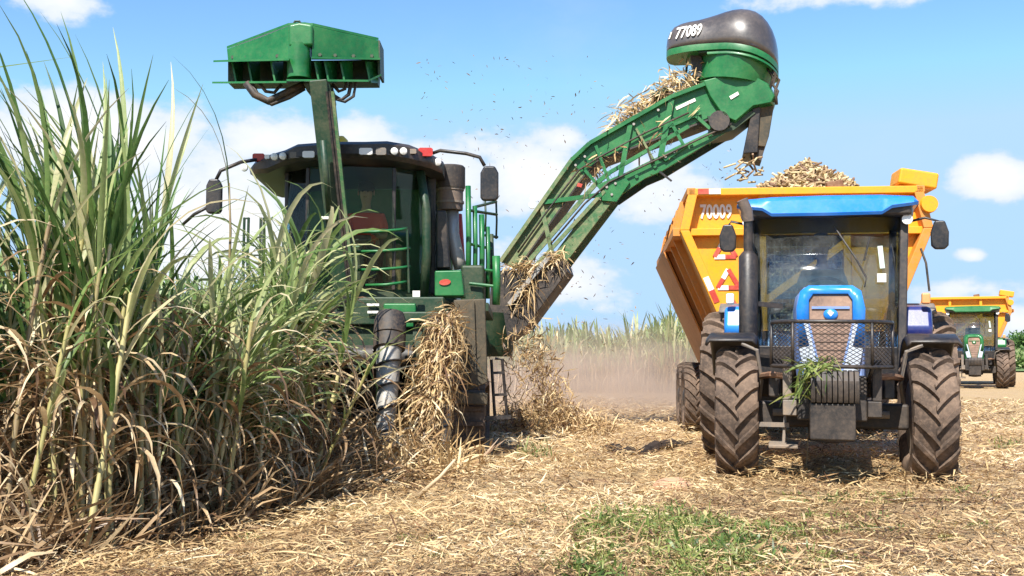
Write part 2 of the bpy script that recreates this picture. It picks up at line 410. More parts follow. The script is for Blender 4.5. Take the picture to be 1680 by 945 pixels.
def ground_mat():
    m, t, o = newmat('straw_covered_soil')
    tcn = node(t, 'ShaderNodeTexCoord'); v = tcn.outputs['Object']
    big = node(t, 'ShaderNodeTexNoise', {'Vector': v, 'Scale': .35, 'Detail': 5.0, 'Roughness': .6})
    mid = node(t, 'ShaderNodeTexNoise', {'Vector': v, 'Scale': 3.2, 'Detail': 8.0, 'Roughness': .7})
    mp = node(t, 'ShaderNodeMapping', {'Vector': v, 'Rotation': (0, 0, .5), 'Scale': (1, 3.2, 1)})
    fine = node(t, 'ShaderNodeTexNoise', {'Vector': mp.outputs[0], 'Scale': 26.0, 'Detail': 6.0, 'Roughness': .75, 'Distortion': 1.2})
    a = ramp(t, fine.outputs[0], [(.28, (.14, .08, .04)), (.42, (.34, .225, .11)), (.58, (.52, .385, .20)), (.75, (.64, .51, .29))])
    b = ramp(t, mid.outputs[0], [(.3, (.34, .20, .12)), (.5, (.48, .33, .20)), (.7, (.55, .42, .26))])
    f = ramp(t, big.outputs[0], [(.38, (.2, .2, .2)), (.66, (.62, .62, .62))])
    c = node(t, 'ShaderNodeMix', {'Factor': f, 6: a, 7: b}, data_type='RGBA')
    bp = node(t, 'ShaderNodeBump', {'Height': fine.outputs[0], 'Strength': .8, 'Distance': .03})
    p = node(t, 'ShaderNodeBsdfPrincipled', {'Base Color': c.outputs[2], 'Roughness': .95, 'Normal': bp.outputs[0], 'Specular IOR Level': .1})
    t.links.new(p.outputs[0], o.inputs[0]); return m
gm.materials.append(ground_mat())
ground = bpy.data.objects.new('ground', gm); C.objects.link(ground)
tag(ground, 'harvested field floor of tan straw and reddish soil', 'ground', kind='structure')
# a green pasture strip beyond the cut field
pm, pt, po = newmat('pasture_grass')
ptc = node(pt, 'ShaderNodeTexCoord')
pn = node(pt, 'ShaderNodeTexNoise', {'Vector': ptc.outputs['Object'], 'Scale': .3, 'Detail': 8.0, 'Roughness': .7})
pp = node(pt, 'ShaderNodeBsdfPrincipled', {'Base Color': ramp(pt, pn.outputs[0], [(.3, (.06, .11, .025)), (.55, (.13, .20, .05)), (.75, (.26, .27, .10))]), 'Roughness': .95})
pt.links.new(pp.outputs[0], po.inputs[0])
mb = MB(); mb.grid([[(x, y + 6*math.sin(x*.05), .12) for x in range(-150, 701, 25)] for y in (96, 140, 220, 420, 1500)])
tag(part('pasture', mb, pm, None), 'green pasture strip beyond the cut field', 'pasture', kind='structure')

# ------------------------------------------------------------------ straw litter
def litter(n, y0, y1, zup=.055, seed=3):
    g = np.random.default_rng(seed)
    y = np.exp(g.uniform(math.log(y0), math.log(y1), n)); x = g.uniform(-1, 1, n)*(y*.50+.6)
    keep = x > edge_x(np.minimum(y, 11.3)) + g.normal(.42, .22, n)
    keep &= ~((x < 0) & (y > 12) & (x < -.3))
    x, y = x[keep], y[keep]; n = len(x)
    yaw = g.uniform(0, 2*math.pi, n); tl = g.normal(.10, .17, n)
    dr = np.stack([np.cos(yaw)*np.cos(tl), np.sin(yaw)*np.cos(tl), np.sin(tl)], 1)
    nr = unit(np.stack([g.normal(0, .4, n), g.normal(0, .4, n), np.ones(n)], 1))
    sc = .75 + y/22
    L = g.uniform(.03, .14, n)*sc; Wd = g.uniform(.003, .012, n)*(.7+y/13)
    clump = vnoise(x, y, 1.3, 21)*.6 + vnoise(x, y, .4, 22)*.4
    L *= np.where(g.random(n) < .04, 2.2, 1)
    z = gz(x, y) + g.uniform(0, 1, n)**2*zup*(1+2*clump) + .002
    tint = np.clip(.05 + .75*g.random(n) + 1.15*(clump-.46), 0, 1)
    return strips(np.stack([x, y, z], 1), dr, nr, L, Wd, g.normal(.03, .10, n), tint)
def long_leaves(n, seed):
    g = np.random.default_rng(seed); y = np.exp(g.uniform(math.log(5.2), math.log(20), n)); x = g.uniform(-1, 1, n)*(y*.5+.3); k = (x > edge_x(np.minimum(y, 11.3))+.3) & ~((x < -.3) & (y > 12)) & (vnoise(x, y, .9, 31) > .38)
    x, y = x[k], y[k]; n = len(x); yaw = g.normal(.35, .9, n) + np.where(g.random(n) < .5, 0, math.pi); tl = g.normal(.04, .06, n)
    dr = np.stack([np.cos(yaw)*np.cos(tl), np.sin(yaw)*np.cos(tl), np.sin(tl)], 1); nr = unit(np.stack([g.normal(0, .35, n), g.normal(0, .35, n), np.ones(n)], 1))
    return strips(np.stack([x, y, gz(x, y)+g.uniform(.005, .05, n)], 1), dr, nr, g.uniform(.18, .5, n), g.uniform(.006, .020, n), g.normal(.03, .05, n), np.clip(g.normal(.6, .28, n), 0, 1), secs=5)
stuff('straw_litter', [litter(130000, 5.0, 30, seed=3), long_leaves(2400, 34)], M['straw_a'], 'loose tan straw and chopped leaf strewn over the cut field', 'straw')

# dry trash lying under and in front of the standing cane
def understory(n, seed=5):
    g = np.random.default_rng(seed)
    y = g.uniform(5.2, 11.6, n); x = edge_x(y) + .42 - np.abs(g.normal(0, 1, n))*.75
    yaw = g.uniform(0, 2*math.pi, n); tl = np.abs(g.normal(.15, .42, n))
    dr = np.stack([np.cos(yaw)*np.cos(tl), np.sin(yaw)*np.cos(tl), np.sin(tl)], 1)
    nr = unit(np.stack([g.normal(0, .6, n), g.normal(0, .6, n), np.ones(n)], 1))
    z = gz(x, y) + g.random(n)**2.2*np.clip(edge_x(y)+.35-x, .05, 1)*.75
    return strips(np.stack([x, y, z], 1), dr, nr, g.uniform(.15, .7, n), g.uniform(.008, .03, n), g.normal(.05, .15, n), np.clip(g.normal(.42, .25, n), 0, 1), secs=4)
stuff('dry_cane_trash', [understory(9000)], M['dry_a'], 'tangle of dry brown cane leaves under the standing cane', 'dry leaves')

# weeds in the foreground
def weeds(cx, cy, rx, ry, clumps, seed, h=(.05, .15)):
    "separate little clumps of leaves of uneven height, with bare straw between them"
    g = np.random.default_rng(seed); B = []
    for _ in range(clumps):
        a, r = g.uniform(0, 2*math.pi), math.sqrt(g.random())*g.uniform(.8, 1.15); px_, py_ = cx + math.cos(a)*r*rx, cy + math.sin(a)*r*ry
        n = int(g.uniform(25, 95)); cr = g.uniform(.03, .12); hh = g.uniform(*h)*(1.15-.5*r); tn = g.normal(.55, .22)
        x, y = px_ + g.normal(0, cr, n), py_ + g.normal(0, cr, n); yaw = g.uniform(0, 2*math.pi, n); tl = g.uniform(.15, 1.4, n)
        dr = np.stack([np.cos(yaw)*np.cos(tl), np.sin(yaw)*np.cos(tl), np.sin(tl)], 1); nr = unit(np.stack([g.normal(0, .6, n), g.normal(0, .6, n), np.ones(n)], 1))
        B.append(strips(np.stack([x, y, gz(x, y)+g.uniform(0, hh*.6, n)], 1), dr, nr, hh*g.uniform(.35, 1, n), g.uniform(.004, .018, n)*g.uniform(.6, 1.2), g.normal(.0, .15, n), np.clip(g.normal(tn, .18, n), 0, 1), secs=4, droop=g.uniform(.1, .7, n)))
    return B
stuff('weeds', weeds(.92, 6.9, .58, 1.15, 74, 11, (.08, .22)) + weeds(1.6, 6.8, .45, .9, 26, 12) + weeds(.75, 5.9, .6, .5, 20, 13, (.06, .18)) + weeds(2.6, 7.7, .6, .9, 14, 16, (.04, .1)) + weeds(3.2, 8.9, 1.0, .4, 14, 17, (.04, .1)) + weeds(-.3, 8.0, 1.6, 1.5, 12, 18, (.03, .08)), M['weed_a'], 'patch of low green weeds growing through the straw', 'weeds')
# two grass tufts that one can pick out
def tuft(name, label, loc, n, h, seed, mat='leaf_pale_a'):
    g = np.random.default_rng(seed); yaw = g.uniform(0, 2*math.pi, n); tl = g.uniform(.5, 1.4, n)
    dr = np.stack([np.cos(yaw)*np.cos(tl), np.sin(yaw)*np.cos(tl), np.sin(tl)], 1)
    nr = unit(np.stack([-np.cos(yaw), -np.sin(yaw), np.ones(n)], 1))
    V = strips(np.stack([g.normal(0, .10, n), g.normal(0, .06, n), np.zeros(n)], 1), dr, nr, g.uniform(.5, 1, n)*h, g.uniform(.012, .022, n), g.normal(.05, .1, n), g.random(n), secs=5, droop=g.uniform(.1, .5, n))
    o = bpy.data.objects.new(name, quads(name, [V], M[mat])); C.objects.link(o); o.location = loc
    return tag(o, label, 'grass tuft')
tuft('grass_tuft', 'bright green grass tuft beside the furrow behind the straw', (.26, 12.7, float(gz(.26, 12.7))), 70, .32, 31)
tuft('grass_tuft', 'low dark grass tuft on the straw right of the blue tractor', (6.55, 14.6, float(gz(6.55, 14.6))), 60, .26, 32, 'weed_a')
tuft('grass_tuft', 'small yellow green grass tuft at the far edge of the track', (9.1, 19.6, float(gz(9.1, 19.6))), 50, .3, 33, 'weed_a')

# ------------------------------------------------------------------ standing cane
def cane_h(y): return 3.35 - 1.35*np.clip((y-6.9)/1.5, 0, 1)
WIND = Vector((-1, .15, 0))
def leaf_mesh(name, base, az, e0, k, L, w, wind, r):
    mb = MB(); p = Vector(base); n = 7; hz = Vector((math.cos(az), math.sin(az), 0)); rows = []
    tw = r.uniform(-.5, .5)
    for i in range(n + 1):
        t = i / n
        e = e0 - k * t**1.4
        h = (hz + WIND * wind * t).normalized()
        d = h * math.cos(e) + Vector((0, 0, math.sin(e)))
        sd = d.cross(Vector((0, 0, 1)))
        sd = (sd.normalized() if sd.length > .05 else h.cross(Vector((0, 0, 1))))
        sd = Matrix.Rotation(tw * t * 2, 3, d) @ sd; up = sd.cross(d)
        ww = w * min(1, .45 + 2.2*t) * (1 - t**2.2) + .002
        rows.append([p - sd*ww/2 + up*ww*.16, p, p + sd*ww/2 + up*ww*.16])
        p = p + d * (L / n)
    mb.grid(rows); me = bpy.data.meshes.new(name); me.from_pydata(mb.v, [], mb.f); me.update()
    for q in me.polygons: q.use_smooth = True
    return me
def stalk_mesh(hs, r, lean):
    mb = MB(); pts, rad = [], []; n = max(6, int(hs / .13))
    bx, by = r.uniform(-.1, .1), r.uniform(-.06, .06)
    for i in range(n + 1):
        t = i / n; z = hs*t; c = Vector((bx*t*t*hs, by*t*t*hs, z - .05)); rr = .019*(1 - .35*t)
        pts += [c, c + Vector((0, 0, .012))]; rad += [rr*1.28, rr]
    mb.tube(pts, rad, 6); return mb.mesh('stalk'), Vector((bx*hs, by*hs, hs))
def cane_proto(kind, seed):
    r = random.Random(seed)
    root = bpy.data.objects.new('sugarcane_plant', None); C.objects.link(root)
    hs = {'tall': r.uniform(1.75, 2.3), 'short': r.uniform(1.15, 1.5), 'dry': r.uniform(1.3, 1.8)}[kind]
    sm, top = stalk_mesh(hs, r, 0); put('stalk', sm, M['stalk'], root, smooth=True)
    ng, nd = {'tall': (10, 9), 'short': (11, 7), 'dry': (4, 12)}[kind]
    green = M['leaf'] if kind == 'tall' else M['leaf_pale'] if kind == 'short' else M['leaf_pale']
    for i in range(ng):
        t = i / max(1, ng-1); f = (.56 + .44*t) if kind != 'short' else (.42 + .58*t)
        b = Vector((top.x*f*f, top.y*f*f, hs*f - .05))
        e0 = R_(r.uniform(62, 76) + 12*t); k = r.uniform(.35, 1.0)*(1.5 - .9*t) if kind == 'tall' else r.uniform(.8, 2.4)*(1.35 - .5*t)
        L = r.uniform(1.05, 1.55) if kind == 'tall' else r.uniform(.7, 1.15)
        put('leaf', leaf_mesh('leaf', b, r.uniform(0, 6.28), e0, k, L, r.uniform(.028, .054), r.uniform(.3, 1.0) if kind == 'tall' else r.uniform(.0, .4), r), green, root)
    for i in range(nd):
        f = r.uniform(.25, .9); b = Vector((top.x*f*f, top.y*f*f, hs*f - .05))
        put('dry_leaf', leaf_mesh('dry_leaf', b, r.uniform(0, 6.28), R_(r.uniform(10, 60)), r.uniform(1.6, 3.2), r.uniform(.5, 1.05), r.uniform(.020, .046), .1, r), M['dry'], root)
    return root
PROTO = {k: [cane_proto(k, s) for s in range(a, a + n)] for k, a, n in (('tall', 100, 7), ('short', 200, 7), ('dry', 300, 4))}
used = set()
def plant(kind, x, y, label, group, tilt=(0, 0), sc=1.0):
    q = rng.randrange(len(PROTO[kind])); pr = PROTO[kind][q]
    o = pr if (kind, q) not in used else copy_tree(pr); used.add((kind, q))
    o.location = (x, y, float(gz(x, y)))
    # turned only a little about z so that the wind keeps pushing every crown the same way
    o.rotation_euler = (tilt[0], tilt[1], rng.uniform(-.6, .6)); o.scale = (sc,)*3
    tag(o, label, 'sugarcane', group); return o
nthing = 0
for k in range(74):                                   # the tall end of the row
    y = rng.uniform(6.4, 8.6); x = edge_x(y) + .25 - abs(rng.gauss(0, .55))
    if x < -.47*y - .55: x = -.47*y - .55 + rng.uniform(0, .5)
    hh = 3.3 - 1.25*min(1, max(0, (x/y + .355)/.07)); kk = 'tall' if hh > 2.6 else 'short'
    if rng.random() < .24: plant('dry', x, y, 'mostly dry brown sugarcane plant among the tall green cane', 'dry plants in the tall cane', (rng.gauss(0, .12), rng.gauss(-.03, .16)), rng.uniform(.8, 1.1))
    elif kk == 'tall': plant('tall', x, y, 'tall green sugarcane plant with upright leaves blown sideways above the row', 'tall sugarcane plants', (rng.gauss(0, .06), rng.gauss(-.10, .08)), rng.uniform(.82, 1.04)*hh/3.3)
    else: plant('short', x, y, 'shoulder high green sugarcane plant next to the tall end of the row', 'middling sugarcane plants', (rng.gauss(0, .08), rng.gauss(-.04, .10)), rng.uniform(.8, 1.05))
for k in range(84):                                   # the lower, trampled stretch before the harvester
    y = rng.uniform(8.4, 11.15); x = min(edge_x(y) + .12, -(.155+.054*max(0, min(1, y-9.2)))*y) - abs(rng.gauss(0, .45))
    lean = .03 + .05*max(0, (y-9.6)/1.6); tl = 1.02 + .52*max(0, min(1, (y-9.2)/1.3))
    if rng.random() < .30: plant('dry', x, y, 'dry yellowed sugarcane plant in the low stretch before the harvester', 'dry plants in the low cane', (rng.gauss(0, .15), rng.gauss(.05, .2)), rng.uniform(.7, .95))
    else: plant('short', x, y, 'low pale green sugarcane plant bending in front of the harvester', 'low sugarcane plants', (rng.gauss(-.05, .12), rng.gauss(lean, .13)), rng.uniform(.72, 1.0)*tl)
for k in range(46):                                   # left of the machine
    y = rng.uniform(9.5, 13.5); x = -3.15 - abs(rng.gauss(0, .9)) if y > 11 else edge_x(y) - .6 - abs(rng.gauss(0, .8))
    plant('short', x, y, 'sugarcane plant standing on the uncut side of the harvester', 'cane beside the harvester', (rng.gauss(0, .1), rng.gauss(.06, .15)), rng.uniform(.85, 1.12))
# one long bowed plant that stands clear of the rest
r = random.Random(5)
lone = thing('sugarcane_plant', 'lone tall cane stem with long blades bowed over against the sky', 'sugarcane', (-2.58, 10.0, float(gz(-2.58, 10.0))))
mb = MB(); mb.tube([(.0, 0, -.05), (.02, 0, .9), (-.01, 0, 1.7), (.0, 0, 2.3), (-.02, 0, 2.75)], [.017, .016, .014, .012, .008], 7); part('stalk', mb, M['stalk'], lone, smooth=True)
for b, azm, e0, k, L, w, wd in (((-.02, 0, 2.5), math.pi, R_(88), .95, 1.60, .05, .5), ((-.02, 0, 2.55), math.pi, R_(86), 1.15, 1.3, .04, .5), ((0, 0, 2.1), math.pi+.3, R_(40), .9, .7, .02, .1),
                        ((0, 0, 1.9), .3, R_(20), 1.2, .6, .025, 0), ((0, 0, 1.5), 3.3, R_(50), 2.4, .8, .03, 0), ((0, 0, 1.4), 5.2, R_(60), 2.6, .9, .04, 0)):
    put('leaf', leaf_mesh('leaf', b, azm, e0, k, L, w, wd, r), M['leaf_pale'], lone)

def cane_mass(n, xf, y0, y1, hf, seed, nl=8, nd=4, lw=(.035, .06), wind=.35):
    "green strips, dry strips for n plants; xf(g, y) gives x"
    g = np.random.default_rng(seed); y = g.uniform(y0, y1, n); x = xf(g, y); H = hf(y)*g.uniform(.72, 1.10, n)*(.78+.5*vnoise(x+60, y, .45, 78))
    def rep(k): return np.repeat(x, k), np.repeat(y, k), np.repeat(H, k)
    X, Y_, HH = rep(nl); m = len(X); yaw = g.uniform(0, 6.283, m); tl = np.radians(g.uniform(48, 88, m))
    dr = unit(np.stack([np.cos(yaw)*np.cos(tl) - wind*g.random(m), np.sin(yaw)*np.cos(tl), np.sin(tl)], 1))
    nr = unit(np.stack([-dr[:, 0], -dr[:, 1], np.ones(m)*.4], 1)); z0 = HH*g.uniform(.36, .66, m); L = np.maximum(.4, (HH-z0)*g.uniform(.7, 1.15, m))
    zz = gz(X, Y_)
    G = strips(np.stack([X, Y_, z0+zz], 1), dr, nr, L, g.uniform(*lw, m), g.normal(.06, .06, m), np.clip(g.normal(.48, .26, m), 0, 1), secs=5, droop=g.uniform(0, .45, m))
    X, Y_, HH = rep(nd); m = len(X); yaw = g.uniform(0, 6.283, m); tl = np.radians(g.uniform(-80, 40, m))
    dr = np.stack([np.cos(yaw)*np.cos(tl), np.sin(yaw)*np.cos(tl), np.sin(tl)], 1); nr = unit(np.stack([np.cos(yaw)*.3, np.sin(yaw)*.3, np.ones(m)], 1))
    D = strips(np.stack([X, Y_, HH*g.uniform(.08, .5, m)+gz(X, Y_)], 1), dr, nr, g.uniform(.4, .9, m), g.uniform(.02, .04, m), g.normal(.05, .1, m), np.clip(g.normal(.4, .25, m), 0, 1), secs=4, droop=g.uniform(.1, .6, m))
    m = n; a = g.uniform(0, 3.14, m)
    St = strips(np.stack([x, y, gz(x, y)-.05], 1), unit(np.stack([g.normal(0, .08, m), g.normal(0, .08, m), np.ones(m)], 1)), np.stack([np.cos(a), np.sin(a), np.zeros(m)], 1), H*.55, np.full(m, .035), np.zeros(m), np.clip(g.normal(.6, .2, m), 0, 1), point=False)
    return G, D, St
G, D, St = cane_mass(170, lambda g, y: edge_x(y) - .9 - np.abs(g.normal(0, 1.3, len(y))), 5.2, 10.5, cane_h, 61)
G2, D2, St2 = cane_mass(650, lambda g, y: -3.3 - np.abs(g.normal(0, 2.2, len(y))), 10.5, 24, lambda y: 2.15+0*y, 62)
fo = stuff('sugarcane_stand', [G, G2], M['leaf_a'], 'dense uncut sugarcane behind the edge of the row', 'sugarcane')
stuff('dry_leaf_mass', [D, D2, St, St2], M['dry_a'], None, None, fo)
# far cane field behind the harvester and the trailer
G, D, St = cane_mass(3000, lambda g, y: g.uniform(-24, 9.5, len(y)), 37, 50, lambda y: 2.2+.5*vnoise(np.cumsum(np.full(len(y), .013)), y, 1.0, 77)+0*y, 63, nl=7, nd=4, lw=(.05, .09), wind=.15)
fo = stuff('far_sugarcane_field', [G], M['leaf_pale_a'], 'far block of uncut sugarcane seen through the dust', 'sugarcane')
stuff('dry_leaf_mass', [D, St], M['dry_a'], None, None, fo)

# ------------------------------------------------------------------ far trees on the right
def tree(name, label, loc, h, rad, seed, dark):
    r = random.Random(seed); root = thing(name, label, 'tree', loc, group='far trees beyond the pasture')
    mb = MB(); mb.tube([(0, 0, -.1), (.05, 0, h*.3), (0, .05, h*.55), (.1, 0, h*.85)], [h*.035, h*.028, h*.018, h*.006], 7)
    for k in range(6):
        a = k*1.05 + r.random(); z = h*r.uniform(.3, .6)
        mb.tube([(0, 0, z), (math.cos(a)*rad*.4, math.sin(a)*rad*.4, z+h*.13), (math.cos(a)*rad*.8, math.sin(a)*rad*.8, z+h*.2)], [h*.015, h*.01, h*.004], 5)
    part('trunk', mb, M['bark'], root)
    g = np.random.default_rng(seed); cl = [(r.uniform(-.6, .6)*rad, r.uniform(-.6, .6)*rad, h*r.uniform(.4, .85), rad*r.uniform(.28, .5)) for _ in range(14)]
    P, Tn = [], []
    for cx, cy, cz, cr in cl:
        q = g.normal(0, 1, (110, 3)); q = unit(q)*(g.random((110, 1))**.4)*cr; P.append(q + [cx, cy, cz]); Tn.append(np.clip(g.normal(.35 + dark, .2, 110), 0, 1))
    P = np.concatenate(P); n = len(P); d = unit(g.normal(0, 1, (n, 3))); nr = unit(g.normal(0, 1, (n, 3)))
    o = bpy.data.objects.new('crown', quads('crown', [strips(P, d, nr, g.uniform(.25, .5, n), g.uniform(.15, .3, n), np.zeros(n), np.concatenate(Tn))], M['leaf_a'])); C.objects.link(o); o.parent = root
for k, (px, yy, h, rad) in enumerate(((1652, 150, 3.6, 3.0), (1668, 160, 4.4, 3.4), (1684, 150, 4.8, 3.2), (1640, 170, 3.2, 2.6), (1700, 165, 5.2, 3.5), (1672, 128, 2.2, 2.2), (1656, 120, 1.6, 2.0))):
    tree('broadleaf_tree' if k < 5 else 'shrub', 'dark round far tree on the skyline beyond the green tractor' if k < 5 else 'low light green shrub in front of the far trees', ((px-840)/1800*yy, yy, .1), h, rad, 900+k, (-.12 if k < 5 else .25))
# ================================================================== MACHINES
def tyre_mb(Rr, Wd, rim, nlug, h=.045, dphi=.34):
    "farm tyre: carcass with chevron lugs, axle along x, centre at the origin, front face towards -y"
    mb = MB(); hw = Wd / 2
    prof = [(rim, -hw*.72), (rim+.05, -hw*.92), ((rim+Rr)/2, -hw*1.0), (Rr*.93, -hw*.93), (Rr*.985, -hw*.66), (Rr, 0), (Rr*.985, hw*.66), (Rr*.93, hw*.93), ((rim+Rr)/2, hw), (rim+.05, hw*.92), (rim, hw*.72)]
    mb.lathe(prof, (0, 0, 0), 'x', 56, cap=False)
    def rad(a):
        a = abs(a)/hw; return Rr*(1 - .015*(a/.66)**2) if a < .66 else Rr*(.985 - .055*((a-.66)/.27))
    for i in range(nlug):
        for sd in (-1, 1):
            p0 = 2*math.pi*(i + (.5 if sd > 0 else 0))/nlug; rings = []
            for k in range(6):
                t = k/5; a = sd*hw*(-.07 + 1.05*t); ph = p0 + dphi*t**.85*(.62/Rr); r0 = rad(min(abs(a), hw*.95))
                d = (.026 + .010*t)/Rr; hh = h*(1 if k < 5 else .55)
                def P(da, rr): return (a, -rr*math.cos(ph+da), rr*math.sin(ph+da))
                rings.append([P(-d, r0-.015), P(-d*.72, r0+hh), P(d*.72, r0+hh), P(d, r0-.015)])
            mb.loft(rings)
    return mb
def wheel(parent, c, Rr, Wd, rim, nlug, rimmat, side, h=.045, steer=0):
    w = put('wheel', tyre_mb(Rr-h, Wd, rim, nlug, h).mesh('tyre'), M['tyre'], parent, auto=40); w.location = c; w.rotation_euler = (0, 0, steer)
    mb = MB(); mb.lathe([(.06, side*Wd*.1), (rim*.45, side*Wd*.12), (rim*.75, side*Wd*.02), (rim*.86, side*Wd*.20), (rim*1.01, side*Wd*.36), (rim*1.03, side*Wd*.38), (rim*1.0, side*Wd*.30), (rim*.98, -side*Wd*.36), (rim*.5, -side*Wd*.30), (.06, -side*Wd*.3)], (0, 0, 0), 'x', 28)
    part('rim', mb, rimmat, w, auto=40)
    mb = MB(); mb.lathe([(.16, side*Wd*.05), (.15, side*Wd*.40), (.10, side*Wd*.48), (.05, side*Wd*.50)], (0, 0, 0), 'x', 16); part('hub', mb, M['darkmetal'], w, auto=40)
    return w
def arc_fender(parent, c, r, w, a0, a1, mat, name='front_fender', n=12):
    mb = MB()
    for rr, th in ((r, .02),):
        top, bot = [], []
        rows_o = [[(c[0]+x, c[1]-rr*math.cos(a), c[2]+rr*math.sin(a)) for x in (-w/2, -w/2*.85, w/2*.85, w/2)] for a in [a0+(a1-a0)*k/n for k in range(n+1)]]
        for row in rows_o:
            for q in (0, 3): row[q] = (row[q][0], row[q][1], row[q][2]-.045)
        mb.grid(rows_o)
    return part(name, mb, mat, parent, smooth=True, solid=.025)

def make_tractor(name, label, loc, rz, sc, body, body_fade, roofmat, rimmat, guard=True, stack=True):
    T = thing(name, label, 'tractor', loc, rz); T.scale = (sc,)*3
    # wheels
    for s in (-1, 1):
        wheel(T, (s*.86, 0, .64), .645, .40, .36, 19, rimmat, s, steer=.05)
        wheel(T, (s*1.12, 2.45, .86), .865, .52, .48, 21, rimmat, s, .055)
        arc_fender(T, (s*.90, 0, .66), .74, .46, R_(64), R_(150), M['black'])
        mb = MB(); mb.tube([(s*.66, .02, .70), (s*.62, -.20, .95), (s*.66, -.30, 1.24), (s*.8, -.3, 1.30)], .018, 6); part('fender_bracket', mb, M['grey'], T)
        # rear mudguard
        mb = MB(); rows = []
        for k in range(11):
            a = R_(62 + 98*k/10); rows.append([(s*x, 2.45-.94*math.cos(a), .86+.94*math.sin(a)) for x in (.72, .80, 1.12, 1.18)])
        mb.grid(rows); part('rear_mudguard', mb, M['grey'], T, smooth=True, solid=.03)
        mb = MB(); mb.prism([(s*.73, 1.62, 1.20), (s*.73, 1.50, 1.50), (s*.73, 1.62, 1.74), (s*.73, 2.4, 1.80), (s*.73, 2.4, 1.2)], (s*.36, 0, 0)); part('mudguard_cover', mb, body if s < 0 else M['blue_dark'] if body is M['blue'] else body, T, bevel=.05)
        mb = MB(); mb.box((s*1.02, 1.54, 1.82), (.09, .06, .12)); mb2 = part('marker_lamp', mb, M['amber'] if s > 0 else M['lamp'], T, bevel=.02)
    # chassis
    mb = MB(); mb.b2((-.70, -.10, .52), (.70, .10, .76)); part('front_axle', mb, M['darkmetal'], T, bevel=.03)
    mb = MB(); mb.b2((-.30, -.70, .62), (.30, 1.3, 1.02)); part('front_frame', mb, M['darkmetal'], T, bevel=.02)
    mb = MB(); mb.b2((-.30, 1.3, .45), (.30, 2.8, 1.2)); part('transmission', mb, M['darkmetal'], T, bevel=.04)
    mb = MB(); mb.b2((-.95, 2.35, .72), (.95, 2.6, 1.0)); part('rear_axle', mb, M['darkmetal'], T, bevel=.04)
    mb = MB(); mb.lathe([(.05, -.02), (.20, 0), (.20, .25), (.12, .3)], (0, -.3, .42), 'z', 18); part('differential', mb, M['darkmetal'], T, auto=40)
    mb = MB(); mb.tube([(-.52, -.17, .66), (.52, -.17, .66)], .035, 8); part('steering_cylinder', mb, M['grey'], T)
    for s in (-1, 1):
        mb = MB(); mb.b2((s*.38-.04, -.72, .80), (s*.38+.04, -.55, 1.16)); mb.b2((s*.36-.06, -.72, .66), (s*.36+.06, .3, .80)); part('frame_bracket', mb, M['grey'] if s < 0 else M['darkmetal'], T, bevel=.01)
        mb = MB(); mb.tube([(s*.34, -.60, 1.00), (s*.52, -.52, 1.02), (s*.62, -.2, 1.0)], .03, 7); part('hydraulic_pipe', mb, M['rust'], T)
        mb = MB(); mb.box((s*.50, -.30, .92), (.10, .3, .22)); part('battery_box', mb, M['darkmetal'], T, bevel=.02)
    mb = MB(); mb.box((-.42, -.45, .38), (.26, .20, .03), (.12, 0, 0)); mb.bar((-.42, -.42, .38), (-.40, -.38, .68), .03, .05); part('step', mb, M['grey'], T, bevel=.008)
    mb = MB(); mb.box((-.52, -.42, .56), (.30, .06, .04)); part('step_bracket', mb, M['grey'], T)
    # front weights
    for k in range(9):
        mb = MB(); x = -.18 + k*.045; mb.prism([(x, -1.02, .79), (x, -1.06, .86), (x, -1.06, .98), (x, -1.00, 1.06), (x, -.76, 1.07), (x, -.76, .79)], (.038, 0, 0)); part('weight_plate', mb, M['darkmetal'], T, bevel=.006)
    mb = MB(); mb.prism([(-.19, -.98, .47), (-.19, -1.0, .785), (-.19, -.62, .785), (-.19, -.62, .47)], (.38, 0, 0)); part('weight_carrier', mb, M['darkmetal'], T, bevel=.015)
    # bonnet
    rings = []
    for y, hw, zt, zb in ((-.42, .265, 1.70, 1.02), (-.46, .285, 1.79, 1.00), (-.40, .30, 1.84, 1.0), (.1, .315, 1.87, .98), (.7, .335, 1.89, .96), (1.28, .345, 1.90, .96)):
        rings.append([(-hw, y, zb), (-hw, y, zt-.22), (-hw*.94, y, zt-.10), (-hw*.74, y, zt-.02), (-hw*.3, y, zt), (hw*.3, y, zt), (hw*.74, y, zt-.02), (hw*.94, y, zt-.10), (hw, y, zt-.22), (hw, y, zb)])
    mb = MB(); mb.loft(rings); bon = part('bonnet', mb, body_fade, T, auto=50)
    # bonnet nose: frame, grille, lamps, badge
    mb = MB(); ro = [(-.285, -.475, 1.28), (-.30, -.475, 1.62), (-.265, -.465, 1.78), (-.19, -.455, 1.83), (.19, -.455, 1.83), (.265, -.465, 1.78), (.30, -.475, 1.62), (.285, -.475, 1.28), (.19, -.478, 1.28), (.19, -.478, 1.70), (.15, -.474, 1.755), (-.15, -.474, 1.755), (-.19, -.478, 1.70), (-.19, -.478, 1.28)]
    outer = ro[:8]; inner = ro[8:][::-1]
    pairs = [(outer[0], inner[0]), (outer[1], inner[1]), (outer[2], inner[1]), (outer[3], inner[2]), (outer[4], inner[3]), (outer[5], inner[4]), (outer[6], inner[4]), (outer[7], inner[5])]
    mb.grid([[a for a, b in pairs], [b for a, b in pairs]]); part('nose_frame', mb, body, bon, solid=.03, auto=40)
    mb = MB(); mb.prism([(-.185, -.468, 1.30), (-.185, -.468, 1.74), (.185, -.468, 1.74), (.185, -.468, 1.30), (.06, -.468, .98), (-.06, -.468, .98)], (0, .05, 0)); part('grille', mb, M['rose_grille'], bon)
    for k in range(7):
        mb = MB(); z = 1.02 + k*.075; w = .05 + .12*min(1, (z-.98)/.32); mb.b2((-w, -.476, z), (w, -.466, z+.018)); part('grille_bar', mb, M['rose_grille'], bon)
